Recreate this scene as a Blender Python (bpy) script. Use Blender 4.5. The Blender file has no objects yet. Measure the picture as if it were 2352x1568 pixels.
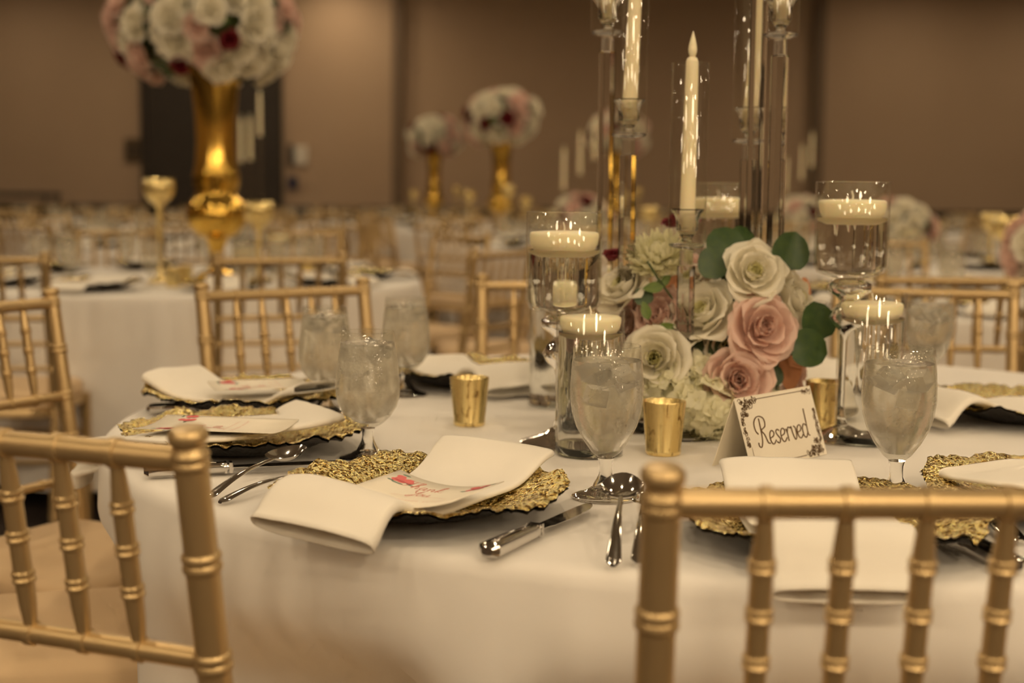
import bpy, math, random
from mathutils import Vector, Matrix, Euler, noise
random.seed(7)
sc = bpy.context.scene
C = sc.collection
PI = math.pi
# ------------------------------------------------------------------ camera, light, exposure
IMG_W, IMG_H, FPX, YH = 2352, 1568, 2352*50/36, 440
CAM = Vector((0, 0, 1.105))
PITCH = math.atan((IMG_H/2-YH)/FPX)
RCAM = Matrix.Rotation(PI/2-PITCH, 3, 'X') @ Matrix.Rotation(math.radians(0.5), 3, 'Z')
cam_data = bpy.data.cameras.new('camera'); cam = bpy.data.objects.new('camera', cam_data); C.objects.link(cam)
cam.matrix_world = Matrix.Translation(CAM) @ RCAM.to_4x4()
cam_data.lens = 50; cam_data.sensor_width = 36; cam_data.clip_end = 100; cam_data.clip_start = 0.05
cam_data.dof.use_dof = True; cam_data.dof.focus_distance = 1.62; cam_data.dof.aperture_fstop = 3.4
sc.camera = cam
w = bpy.data.worlds.new('world'); sc.world = w; w.use_nodes = True
w.node_tree.nodes['Background'].inputs[0].default_value = (.5, .38, .25, 1)
w.node_tree.nodes['Background'].inputs[1].default_value = .1
CEIL = 3.85
LIGHT_COL, LIGHT_W = (1.0, .77, .49), 15.0
def downlight(x, y, power=LIGHT_W, size=.22):
    d = bpy.data.lights.new('downlight_lamp', 'AREA'); d.shape = 'DISK'; d.size = size; d.energy = power; d.color = LIGHT_COL
    d.spread = math.radians(175)
    o = bpy.data.objects.new('downlight_lamp', d); o.location = (x, y, CEIL-.03); C.objects.link(o)
for ix in range(-3, 4):
    for iy in range(0, 11):
        if iy == 10 and ix in (0, 1): continue          # no lamps close to the middle wall bay
        downlight(ix*2.3+.4, -7.4+iy*2.5)
def front_fill(x, y, power):     # unseen point lamps added behind the camera to brighten surfaces facing it
    d = bpy.data.lights.new('front_fill_lamp', 'POINT'); d.shadow_soft_size = .22; d.energy = power; d.color = LIGHT_COL
    o = bpy.data.objects.new('front_fill_lamp', d); o.location = (x, y, 3.0); C.objects.link(o)
for px_ in (-4.2, -1.6, 1.2, 3.8, 6.2):
    for py_ in (-1.6, -4.4): front_fill(px_, py_, 48 if px_ < 0 else 78)
downlight(-2.3, 18.3, 14, .15)
sc.view_settings.view_transform = 'Standard'; sc.view_settings.look = 'None'; sc.view_settings.gamma = 1
sc.view_settings.exposure = -0.34
sc.view_settings.use_curve_mapping = False
cy = sc.cycles
cy.max_bounces = 8; cy.diffuse_bounces = 3; cy.glossy_bounces = 3; cy.transmission_bounces = 8; cy.transparent_max_bounces = 16
cy.use_adaptive_sampling = True; cy.adaptive_threshold = .09; cy.adaptive_min_samples = 14
cy.sample_clamp_indirect = 6; cy.use_denoising = True; cy.blur_glossy = 0.0
# ------------------------------------------------------------------ pixel to place
def ray(px, py):
    return (RCAM @ Vector(((px-IMG_W/2)/FPX, -(py-IMG_H/2)/FPX, -1))).normalized()
def at(px, py, z):
    r = ray(px, py); return CAM + r*((z-CAM.z)/r.z)
def at_y(px, py, y):
    r = ray(px, py); return CAM + r*((y-CAM.y)/r.y)
# ------------------------------------------------------------------ materials
MATS = {}
def mat(name, col=(.8,.8,.8), rough=.5, metal=0, trans=0, ior=1.45, spec=.5, bump=None, var=None, sub=0, sheen=0, coat=0):
    m = bpy.data.materials.new(name); m.use_nodes = True; nt = m.node_tree; b = nt.nodes['Principled BSDF']
    b.inputs['Base Color'].default_value = (*col, 1); b.inputs['Roughness'].default_value = rough; b.inputs['Metallic'].default_value = metal
    b.inputs['Transmission Weight'].default_value = trans; b.inputs['IOR'].default_value = ior; b.inputs['Specular IOR Level'].default_value = spec
    if sub:
        b.inputs['Subsurface Weight'].default_value = sub; b.inputs['Subsurface Radius'].default_value = (.02, .014, .008); b.inputs['Subsurface Scale'].default_value = 1
    if sheen: b.inputs['Sheen Weight'].default_value = sheen
    if coat: b.inputs['Coat Weight'].default_value = coat; b.inputs['Coat Roughness'].default_value = .2
    tc = nt.nodes.new('ShaderNodeTexCoord')
    if var:       # (scale, amount, second colour)
        n = nt.nodes.new('ShaderNodeTexNoise'); n.inputs['Scale'].default_value = var[0]; n.inputs['Detail'].default_value = 4
        nt.links.new(tc.outputs['Object'], n.inputs['Vector'])
        r = nt.nodes.new('ShaderNodeValToRGB'); r.color_ramp.elements[0].position = .35; r.color_ramp.elements[1].position = .68
        r.color_ramp.elements[0].color = (*col, 1); r.color_ramp.elements[1].color = (*var[1], 1)
        nt.links.new(n.outputs['Fac'], r.inputs['Fac']); nt.links.new(r.outputs['Color'], b.inputs['Base Color'])
    if bump:      # (scale, strength, distance[, kind])
        if len(bump) > 3 and bump[3] == 'weave':
            t = nt.nodes.new('ShaderNodeTexWave'); t.inputs['Scale'].default_value = bump[0]; t.inputs['Distortion'].default_value = 2
        else:
            t = nt.nodes.new('ShaderNodeTexNoise'); t.inputs['Scale'].default_value = bump[0]; t.inputs['Detail'].default_value = 5
        nt.links.new(tc.outputs['Object'], t.inputs['Vector'])
        bn = nt.nodes.new('ShaderNodeBump'); bn.inputs['Strength'].default_value = bump[1]; bn.inputs['Distance'].default_value = bump[2]
        nt.links.new(t.outputs['Fac' if 'Fac' in t.outputs else 0], bn.inputs['Height']); nt.links.new(bn.outputs['Normal'], b.inputs['Normal'])
    MATS[name] = m
    return m
M_WALL = mat('painted_wall', (.40, .285, .19), .7, var=(1.2, (.385, .272, .18)), bump=(60, .1, .002))
M_WAINS = mat('dark_wainscot', (.045, .03, .018), .5, var=(6, (.035, .022, .012)))
M_CEIL = mat('ceiling_paint', (.50, .45, .38), .8)
M_CARPET = mat('patterned_carpet', (.03, .022, .022), .95, var=(3.2, (.085, .06, .05)), bump=(400, .5, .004))
M_DOOR = mat('dark_door_wood', (.030, .021, .014), .45, var=(9, (.024, .016, .010)))
M_CLOTH = mat('ivory_tablecloth', (.83, .80, .76), .75, bump=(900, .12, .0006), sheen=.15)
M_NAPKIN = mat('ivory_napkin', (.86, .82, .74), .75, bump=(1100, .12, .0005), sheen=.2)
M_CHAIR = mat('gold_painted_chair', (.585, .43, .222), .34, metal=.72, var=(14, (.555, .405, .205)), bump=(300, .06, .0006))
M_CUSHION = mat('beige_cushion', (.66, .49, .30), .75, bump=(500, .12, .001))
M_STEEL = mat('polished_steel', (.62, .60, .57), .10, metal=1)
M_SMOKE = mat('black_plastic', (.012, .012, .013), .5)
M_WAX = mat('ivory_wax', (.95, .85, .60), .5, sub=.5, spec=.25)
M_TAPER = mat('led_taper_wax', (.93, .82, .58), .4, sub=.3, spec=.3)
M_WICK = mat('white_wick', (.85, .8, .68), .8)
M_CARD = mat('cream_cardstock', (.86, .80, .68), .6, var=(40, (.85, .79, .67)))
M_KRAFT = mat('cream_card_back', (.84, .76, .60), .65)
M_INK = mat('brown_print', (.14, .085, .04), .6)
M_RED_INK = mat('red_script_print', (.62, .14, .10), .6)
M_ROSE_INK = mat('pink_flower_print', (.72, .16, .16), .6)
M_LEAF_INK = mat('sage_leaf_print', (.16, .22, .17), .6)
def thin_petal(m, col, k=.38):
    nt = m.node_tree; N = nt.nodes; L = nt.links; b = N['Principled BSDF']; out = [n for n in N if n.type == 'OUTPUT_MATERIAL'][0]
    t = N.new('ShaderNodeBsdfTranslucent'); t.inputs[0].default_value = (*col, 1); mx = N.new('ShaderNodeMixShader'); mx.inputs[0].default_value = k
    L.new(b.outputs[0], mx.inputs[1]); L.new(t.outputs[0], mx.inputs[2]); L.new(mx.outputs[0], out.inputs[0]); return m
M_WHITE_P = thin_petal(mat('white_rose_petal', (.94, .90, .78), .6), (.95, .90, .74))
M_CREAM_P = thin_petal(mat('cream_rose_heart', (.90, .87, .56), .6), (.92, .88, .5))
M_PINK_P = thin_petal(mat('blush_rose_petal', (.88, .69, .61), .65, var=(60, (.85, .63, .55))), (.90, .64, .54))
M_RED_P = mat('burgundy_petal', (.16, .006, .012), .55)
M_PEACH = mat('peach_leaf', (.60, .27, .13), .6, var=(50, (.50, .22, .10)))
M_HYD = thin_petal(mat('white_hydrangea_petal', (.91, .88, .68), .6), (.90, .88, .60))
M_LEAF = mat('eucalyptus_leaf', (.03, .070, .020), .42, var=(70, (.050, .092, .018)), bump=(120, .15, .001))
M_LEAF2 = mat('fresh_green_leaf', (.13, .19, .03), .5, var=(70, (.09, .15, .03)))
M_STEM = mat('green_stem', (.06, .09, .03), .6)
M_GOLD_METAL = mat('mirror_gold_vase', (.72, .47, .10), .16, metal=1, bump=(7, .12, .01))
M_WHITE_PL = mat('white_plastic', (.6, .55, .46), .5)
M_BLUE_PL = mat('navy_plastic', (.008, .01, .045), .4)
M_BROWN_PL = mat('bronze_plate', (.10, .07, .04), .4, metal=.5)

def glass_mat(name, col=(1,1,1), rough=0.0, ior=1.45):
    m = bpy.data.materials.new(name); m.use_nodes = True; nt = m.node_tree; b = nt.nodes['Principled BSDF']
    b.inputs['Base Color'].default_value = (*col, 1); b.inputs['Roughness'].default_value = rough; b.inputs['IOR'].default_value = ior
    b.inputs['Transmission Weight'].default_value = 1
    return m
M_CRYSTAL = glass_mat('crystal_glass', (.98, .98, .97), 0, 1.5)
M_MIST_WATER = glass_mat('misted_water', (.99, .985, .97), .21, 1.33)
M_FOOT = glass_mat('clear_foot_glass', (.98, .98, .96), 0, 1.13)
M_WATER = glass_mat('clear_water', (.985, .985, .97), 0, 1.33)
def thin_glass(name, tint=(.97,.97,.95), frost=None, weight=1.0):
    """thin-walled glass: a film that lets light straight through and mirrors at grazing angles"""
    m = bpy.data.materials.new(name); m.use_nodes = True; nt = m.node_tree; N = nt.nodes; L = nt.links
    for n in list(N): N.remove(n)
    out = N.new('ShaderNodeOutputMaterial'); tr = N.new('ShaderNodeBsdfTransparent'); tr.inputs[0].default_value = (*tint, 1)
    gl = N.new('ShaderNodeBsdfGlossy'); gl.inputs['Roughness'].default_value = .02; gl.inputs['Color'].default_value = (1, 1, 1, 1)
    ge = N.new('ShaderNodeNewGeometry'); dt = N.new('ShaderNodeVectorMath'); dt.operation = 'DOT_PRODUCT'; L.new(ge.outputs['Normal'], dt.inputs[0]); L.new(ge.outputs['Incoming'], dt.inputs[1])
    ab = N.new('ShaderNodeMath'); ab.operation = 'ABSOLUTE'; L.new(dt.outputs['Value'], ab.inputs[0])
    om = N.new('ShaderNodeMath'); om.operation = 'SUBTRACT'; om.inputs[0].default_value = 1; L.new(ab.outputs[0], om.inputs[1])
    fr = N.new('ShaderNodeMath'); fr.operation = 'POWER'; fr.inputs[1].default_value = 4.5; L.new(om.outputs[0], fr.inputs[0])
    mul = N.new('ShaderNodeMath'); mul.operation = 'MULTIPLY_ADD'; mul.inputs[1].default_value = .75*weight; mul.inputs[2].default_value = .06; mul.use_clamp = True
    mx = N.new('ShaderNodeMixShader'); L.new(fr.outputs[0], mul.inputs[0]); L.new(mul.outputs[0], mx.inputs[0]); L.new(tr.outputs[0], mx.inputs[1]); L.new(gl.outputs[0], mx.inputs[2])
    last = mx
    if frost:     # (level below which the wall is misted, amount)
        tc = N.new('ShaderNodeTexCoord'); sp = N.new('ShaderNodeSeparateXYZ'); L.new(tc.outputs['Object'], sp.inputs[0])
        mp = N.new('ShaderNodeMapRange'); mp.inputs['From Min'].default_value = frost[0]+.008; mp.inputs['From Max'].default_value = frost[0]-.008
        mp.inputs['To Min'].default_value = .10; mp.inputs['To Max'].default_value = 1; L.new(sp.outputs['Z'], mp.inputs['Value'])
        mp2 = N.new('ShaderNodeMapRange'); mp2.inputs['From Min'].default_value = .040; mp2.inputs['From Max'].default_value = .062; L.new(sp.outputs['Z'], mp2.inputs['Value'])
        ns = N.new('ShaderNodeTexNoise'); ns.inputs['Scale'].default_value = 45; ns.inputs['Detail'].default_value = 6; L.new(tc.outputs['Object'], ns.inputs['Vector'])
        r = N.new('ShaderNodeMapRange'); r.inputs['From Min'].default_value = .3; r.inputs['From Max'].default_value = .7; r.inputs['To Min'].default_value = frost[1]*.72; r.inputs['To Max'].default_value = frost[1]*1.15
        L.new(ns.outputs['Fac'], r.inputs['Value'])
        vo = N.new('ShaderNodeTexVoronoi'); vo.inputs['Scale'].default_value = 260; L.new(tc.outputs['Object'], vo.inputs['Vector'])
        a = N.new('ShaderNodeMath'); a.operation = 'MULTIPLY'; L.new(mp.outputs[0], a.inputs[0]); L.new(r.outputs[0], a.inputs[1])
        a3 = N.new('ShaderNodeMath'); a3.operation = 'MULTIPLY'; a3.use_clamp = True; L.new(a.outputs[0], a3.inputs[0]); L.new(mp2.outputs[0], a3.inputs[1])
        df = N.new('ShaderNodeBsdfDiffuse'); df.inputs[0].default_value = (.78, .73, .62, 1)
        tl = N.new('ShaderNodeBsdfTranslucent'); tl.inputs[0].default_value = (.90, .85, .72, 1)
        bn = N.new('ShaderNodeBump'); bn.inputs['Strength'].default_value = .35; bn.inputs['Distance'].default_value = .002; L.new(vo.outputs['Distance'], bn.inputs['Height'])
        L.new(bn.outputs[0], df.inputs['Normal']); L.new(bn.outputs[0], gl.inputs['Normal'])
        m2 = N.new('ShaderNodeMixShader'); m2.inputs[0].default_value = .55; L.new(df.outputs[0], m2.inputs[1]); L.new(tl.outputs[0], m2.inputs[2])
        m3 = N.new('ShaderNodeMixShader'); L.new(a3.outputs[0], m3.inputs[0]); L.new(mx.outputs[0], m3.inputs[1]); L.new(m2.outputs[0], m3.inputs[2]); last = m3
    L.new(last.outputs[0], out.inputs[0])
    return m
M_THIN = thin_glass('thin_clear_glass')
M_GOBLET = thin_glass('misted_goblet_glass', (.95, .95, .92), (.158, .28))
M_GOBLET2 = thin_glass('misted_round_goblet_glass', (.95, .95, .92), (.155, .40))
M_FAR_GLASS = thin_glass('far_goblet_glass', (.88, .87, .83), (.158, .2))

def charger_mat():
    m = bpy.data.materials.new('hammered_gold_painted_glints'); m.use_nodes = True; nt = m.node_tree; N = nt.nodes; L = nt.links; b = N['Principled BSDF']
    b.inputs['Base Color'].default_value = (.80, .60, .24, 1); b.inputs['Metallic'].default_value = 1; b.inputs['Roughness'].default_value = .15
    tc = N.new('ShaderNodeTexCoord'); sp = N.new('ShaderNodeSeparateXYZ'); L.new(tc.outputs['Object'], sp.inputs[0])
    at2 = N.new('ShaderNodeMath'); at2.operation = 'ARCTAN2'; L.new(sp.outputs['Y'], at2.inputs[0]); L.new(sp.outputs['X'], at2.inputs[1])
    ln = N.new('ShaderNodeVectorMath'); ln.operation = 'LENGTH'; L.new(tc.outputs['Object'], ln.inputs[0])
    cb = N.new('ShaderNodeCombineXYZ')
    ms = N.new('ShaderNodeMath'); ms.operation = 'MULTIPLY'; ms.inputs[1].default_value = 34; L.new(at2.outputs[0], ms.inputs[0])
    mr = N.new('ShaderNodeMath'); mr.operation = 'MULTIPLY'; mr.inputs[1].default_value = 55; L.new(ln.outputs['Value'], mr.inputs[0])
    L.new(ms.outputs[0], cb.inputs[0]); L.new(mr.outputs[0], cb.inputs[1])
    n1 = N.new('ShaderNodeTexNoise'); n1.inputs['Scale'].default_value = 1.0; n1.inputs['Detail'].default_value = 3; n1.inputs['Distortion'].default_value = 1.2; L.new(cb.outputs[0], n1.inputs['Vector'])
    n2 = N.new('ShaderNodeTexNoise'); n2.inputs['Scale'].default_value = 300; n2.inputs['Detail'].default_value = 1; L.new(tc.outputs['Object'], n2.inputs['Vector'])
    b1 = N.new('ShaderNodeBump'); b1.inputs['Strength'].default_value = 1; b1.inputs['Distance'].default_value = .005; L.new(n1.outputs['Fac'], b1.inputs['Height'])
    b2 = N.new('ShaderNodeBump'); b2.inputs['Strength'].default_value = 1; b2.inputs['Distance'].default_value = .0032; L.new(n2.outputs['Fac'], b2.inputs['Height']); L.new(b1.outputs[0], b2.inputs['Normal'])
    L.new(b2.outputs[0], b.inputs['Normal'])
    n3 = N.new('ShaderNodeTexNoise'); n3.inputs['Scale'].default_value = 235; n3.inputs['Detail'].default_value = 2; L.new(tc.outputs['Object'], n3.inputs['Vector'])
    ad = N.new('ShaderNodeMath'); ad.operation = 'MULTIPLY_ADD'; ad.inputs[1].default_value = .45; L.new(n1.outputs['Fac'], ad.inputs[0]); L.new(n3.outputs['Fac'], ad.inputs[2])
    glint_ramp = N.new('ShaderNodeValToRGB'); glint_ramp.color_ramp.elements[0].position = .63; glint_ramp.color_ramp.elements[0].color = (.30, .195, .045, 1); glint_ramp.color_ramp.elements[1].position = .77; glint_ramp.color_ramp.elements[1].color = (1.0, .88, .47, 1)  # glints and groove shade painted into the colour as bright and dark gold
    e = glint_ramp.color_ramp.elements.new(.69); e.color = (.90, .66, .21, 1); L.new(ad.outputs[0], glint_ramp.inputs[0]); L.new(glint_ramp.outputs[0], b.inputs['Base Color'])
    return m
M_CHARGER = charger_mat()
M_UNDER = mat('black_charger_underside', (.02, .016, .012), .5)
def mercury_mat():
    m = bpy.data.materials.new('mercury_gold_glass'); m.use_nodes = True; nt = m.node_tree; N = nt.nodes; L = nt.links; b = N['Principled BSDF']
    b.inputs['Roughness'].default_value = .27; b.inputs['Metallic'].default_value = .85
    tc = N.new('ShaderNodeTexCoord'); n = N.new('ShaderNodeTexNoise'); n.inputs['Scale'].default_value = 75; n.inputs['Detail'].default_value = 6; n.inputs['Distortion'].default_value = 1.5
    mp = N.new('ShaderNodeMapping'); mp.inputs['Scale'].default_value = (1, 1, .45); L.new(tc.outputs['Object'], mp.inputs[0]); L.new(mp.outputs[0], n.inputs['Vector'])
    r = N.new('ShaderNodeValToRGB'); r.color_ramp.elements[0].position = .33; r.color_ramp.elements[1].position = .42
    r.color_ramp.elements[0].color = (.30, .18, .04, 1); r.color_ramp.elements[1].color = (.90, .72, .32, 1)
    L.new(n.outputs['Fac'], r.inputs[0]); L.new(r.outputs[0], b.inputs['Base Color'])
    b.inputs['Coat Weight'].default_value = .6
    return m
M_MERCURY = mercury_mat()
# ------------------------------------------------------------------ mesh helpers
class MB:
    def __init__(s): s.v = []; s.f = []
    def add(s, V, F, T=None):
        b = len(s.v)
        s.v += [tuple(T @ Vector(p)) if T else tuple(p) for p in V]
        s.f += [tuple(b+i for i in q) for q in F]
        return s
    def lathe(s, prof, seg=24, T=None, cap0=False, cap1=False):
        V, F = [], []
        for r, z in prof:
            for k in range(seg):
                a = 2*PI*k/seg; V.append((r*math.cos(a), r*math.sin(a), z))
        for i in range(len(prof)-1):
            for k in range(seg):
                k2 = (k+1) % seg
                F.append((i*seg+k, i*seg+k2, (i+1)*seg+k2, (i+1)*seg+k))
        if cap0: F.append(tuple(reversed(range(seg))))
        if cap1: F.append(tuple((len(prof)-1)*seg+k for k in range(seg)))
        return s.add(V, F, T)
    def tube(s, path, rad, seg=8, caps=True):
        pts = [Vector(p) for p in path]; n = len(pts)
        if not hasattr(rad, '__len__'): rad = [rad]*n
        V, F = [], []; up = None
        for i, p in enumerate(pts):
            t = (pts[min(i+1, n-1)]-pts[max(i-1, 0)]).normalized()
            if up is None:
                up = Vector((0, 0, 1)) if abs(t.z) < .9 else Vector((1, 0, 0))
            x = up.cross(t).normalized(); y = t.cross(x); up = y
            for k in range(seg):
                a = 2*PI*k/seg; V.append(p+(x*math.cos(a)+y*math.sin(a))*rad[i])
        for i in range(n-1):
            for k in range(seg):
                k2 = (k+1) % seg; F.append((i*seg+k, i*seg+k2, (i+1)*seg+k2, (i+1)*seg+k))
        if caps: F.append(tuple(reversed(range(seg)))); F.append(tuple((n-1)*seg+k for k in range(seg)))
        return s.add(V, F)
    def box(s, c, d, T=None):
        x, y, z = c; a, b, e = d[0]/2, d[1]/2, d[2]/2
        V = [(x+i*a, y+j*b, z+k*e) for i in (-1, 1) for j in (-1, 1) for k in (-1, 1)]
        return s.add(V, [(0,1,3,2), (4,6,7,5), (0,4,5,1), (2,3,7,6), (0,2,6,4), (1,5,7,3)], T)
    def rod(s, p0, p1, prof, seg=12):
        """prof: list of (t 0..1, radius) revolved about the line p0-p1"""
        p0, p1 = Vector(p0), Vector(p1); d = p1-p0; q = d.to_track_quat('Z', 'Y').to_matrix().to_4x4(); q.translation = p0
        return s.lathe([(r, t*d.length) for t, r in prof], seg, q, True, True)
    def mesh(s, name, m, smooth=True, ang=40):
        me = bpy.data.meshes.new(name); me.from_pydata(s.v, [], s.f); me.materials.append(m); me.update()
        if smooth:
            me.shade_smooth()
            if ang: me.set_sharp_from_angle(angle=math.radians(ang))
        return me
    def build(s, name, m, parent=None, smooth=True, ang=40):
        return link(name, s.mesh(name, m, smooth, ang), parent)
def link(name, me, parent=None):
    o = bpy.data.objects.new(name, me); C.objects.link(o)
    if parent: o.parent = parent
    return o
def tag(o, label, cat, group=None):
    o['label'] = label; o['category'] = cat
    if group: o['group'] = group
    return o
def thing(name, label, cat, loc=(0,0,0), rz=0, group=None):
    o = bpy.data.objects.new(name, None); C.objects.link(o); o.location = loc; o.rotation_euler = (0, 0, rz); o.empty_display_size = .05
    return tag(o, label, cat, group)
def struct(o): o['kind'] = 'structure'; return o
def dup(root, loc, rz, label, group=None):
    r = root.copy(); C.objects.link(r); r.location = loc; r.rotation_euler = (0, 0, rz); r['label'] = label
    if group: r['group'] = group
    for ch in root.children:
        c = ch.copy(); C.objects.link(c); c.parent = r
        for g in ch.children:
            d = g.copy(); C.objects.link(d); d.parent = c
    return r
def grid_faces(nu, nv, wrap=False):
    F = []
    for i in range(nu-1):
        for j in range(nv if wrap else nv-1):
            j2 = (j+1) % nv; F.append((i*nv+j, i*nv+j2, (i+1)*nv+j2, (i+1)*nv+j))
    return F
def catmull(P, n=6):
    P = [Vector(p) for p in P]; out = []
    for i in range(len(P)-1):
        a, b, c, d = P[max(i-1, 0)], P[i], P[i+1], P[min(i+2, len(P)-1)]
        for k in range(n):
            t = k/n; out.append(.5*((2*b)+(c-a)*t+(2*a-5*b+4*c-d)*t*t+(3*b-a-3*c+d)*t*t*t))
    return out+[P[-1]]
def ribbon(mb, pts2, wd, T, z=0, taper=True):
    """flat printed stroke in the xy plane"""
    n = len(pts2); V, F = [], []
    for i, p in enumerate(pts2):
        a, b = pts2[max(i-1, 0)], pts2[min(i+1, n-1)]; t = Vector((b[0]-a[0], b[1]-a[1])); t = t.normalized() if t.length > 1e-9 else Vector((1, 0))
        k = wd*(.45+.55*abs(t.y)) if taper else wd
        V += [(p[0]-t.y*k/2, p[1]+t.x*k/2, z), (p[0]+t.y*k/2, p[1]-t.x*k/2, z)]
        if i: F.append((2*i-2, 2*i-1, 2*i+1, 2*i))
    mb.add(V, F, T)
# ------------------------------------------------------------------ the room
TZ = .76
Y_L, Y_B = 19.0, 19.14; X_C1, X_C2 = at_y(925, 440, Y_L).x, at_y(1862, 440, Y_L).x
def quad(name, pts, m, parent=None):
    mb = MB(); mb.add(pts, [tuple(range(len(pts)))]); return mb.build(name, m, parent, False)
struct(quad('floor', [(-9, -9, 0), (9, -9, 0), (9, 20, 0), (-9, 20, 0)], M_CARPET))
struct(quad('ceiling', [(-9, -9, CEIL), (-9, 20, CEIL), (9, 20, CEIL), (9, -9, CEIL)], M_CEIL))
def wall(name, x0, y0, x1, y1, th=.12):
    d = Vector((x1-x0, y1-y0, 0)); L_ = d.length; rz = math.atan2(d.y, d.x)
    o = MB().box((L_/2, th/2, CEIL/2), (L_, th, CEIL)).build(name, M_WALL, None, False); o.location = (x0, y0, 0); o.rotation_euler.z = rz; struct(o)
    wo = MB().box((L_/2, -.012, .44), (L_, .024, .88)).box((L_/2, -.02, .885), (L_, .04, .03)).build('wainscot', M_WAINS, o, False)
    return o
wall('wall_back_door', -9, Y_L, X_C1, Y_L)
wall('wall_return_west', X_C1, Y_L+.01, X_C1, Y_B)
wall('wall_back_middle', X_C1, Y_B, X_C2, Y_B)
wall('wall_return_east', X_C2, Y_B, X_C2, Y_L+.01)
wall('wall_back_east', X_C2, Y_L, 9, Y_L)
wall('wall_east', 9, Y_L, 9, -9)
wall('wall_behind', 9, -9, -9, -9)
wall('wall_west', -9, -9, -9, Y_L)
for k, xx in ((1, X_C1-.07), (2, X_C2+.07)):  # dark strips painted in place of the soft shade at the wall corners
    struct(MB().box((0, 0, CEIL/2), (.14, .03, CEIL)).build('corner_shade_%d' % k, mat('corner_shade_paint', (.15, .10, .06), .6), None, False)).location = (xx, Y_L-.012, 0)
# double door
dx0, dx1 = at_y(340, 300, Y_L).x, at_y(636, 300, Y_L).x; DH = 2.75; dw = dx1-dx0
dr = bpy.data.objects.new('door_1', None); C.objects.link(dr); dr.location = (dx0, Y_L, 0); struct(dr); dr['label'] = 'dark brown double door set in the taupe wall'
for k in range(2):
    lf = MB().box((dw*(.25+.5*k), -.03, DH/2), (dw/2-.012, .05, DH-.02)).build('door_leaf', M_DOOR, dr, False)
    for zz, hh in ((.62, .9), (1.85, 1.3)):
        MB().box((dw*(.25+.5*k), -.058, zz), (dw*.33, .014, hh)).build('door_panel', M_DOOR, lf, False)
    MB().tube([(dw*(.5+.035*(2*k-1)), -.06, .95), (dw*(.5+.035*(2*k-1)), -.11, .97), (dw*(.5+.035*(2*k-1)), -.11, 1.2), (dw*(.5+.035*(2*k-1)), -.06, 1.22)], .011).build('door_handle', M_BROWN_PL, lf)
fm = MB()
for xx in (-.04, dw+.04): fm.box((xx, -.035, DH/2), (.08, .08, DH))
fm.box((dw/2, -.035, DH+.04), (dw+.16, .08, .08)).build('door_frame', M_DOOR, dr, False)
# small fixtures on the wall
p = at_y(305, 345, Y_L-.02)
t = thing('wall_plate', 'bronze switch plate on the taupe wall beside the double door', 'switch', (p.x, Y_L-.016, p.z-.155))
MB().box((0, 0, .155), (.21, .03, .31)).build('plate', M_BROWN_PL, t, False)
for k in (-1, 1): MB().box((.045*k, -.02, .155), (.05, .02, .13)).build('rocker', M_WAINS, t, False)
p = at_y(692, 356, Y_L)
t = thing('thermostat', 'pale thermostat box with dark card slot on the taupe wall', 'thermostat', (p.x, Y_L-.02, p.z-.12))
MB().box((0, 0, .12), (.17, .04, .24)).build('housing', M_WHITE_PL, t, False)
MB().box((-.135, .005, .11), (.07, .03, .3)).build('slot', M_SMOKE, t, False)
p = at_y(673, 420, Y_L)
t = thing('wall_socket', 'navy blue wall box below the thermostat', 'wall box', (p.x, Y_L-.02, p.z-.09))
MB().box((0, 0, .09), (.12, .04, .17)).build('housing', M_BLUE_PL, t, False)
MB().box((.12, .0, .09), (.06, .03, .12)).build('cover', M_WALL, t, False)
# black service cart
p = at_y(40, 452, 17.6)
t = thing('service_cart', 'black two-shelf service cart standing by the taupe wall', 'cart', (p.x, 17.6, 0))
for zz in (.3, .72, 1.02): MB().box((0, 0, zz), (.9, .5, .05)).build('shelf', M_SMOKE, t, False)
for sx in (-1, 1):
    for sy in (-1, 1):
        MB().tube([(.42*sx, .22*sy, .04), (.42*sx, .22*sy, 1.02)], .022).build('post', M_SMOKE, t)
        MB().lathe([(.001, -.02), (.04, -.02), (.04, .02), (.001, .02)], 12, Matrix.Translation((.42*sx, .22*sy, .04)) @ Matrix.Rotation(PI/2, 4, 'Y')).build('caster', M_SMOKE, t)
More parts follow.
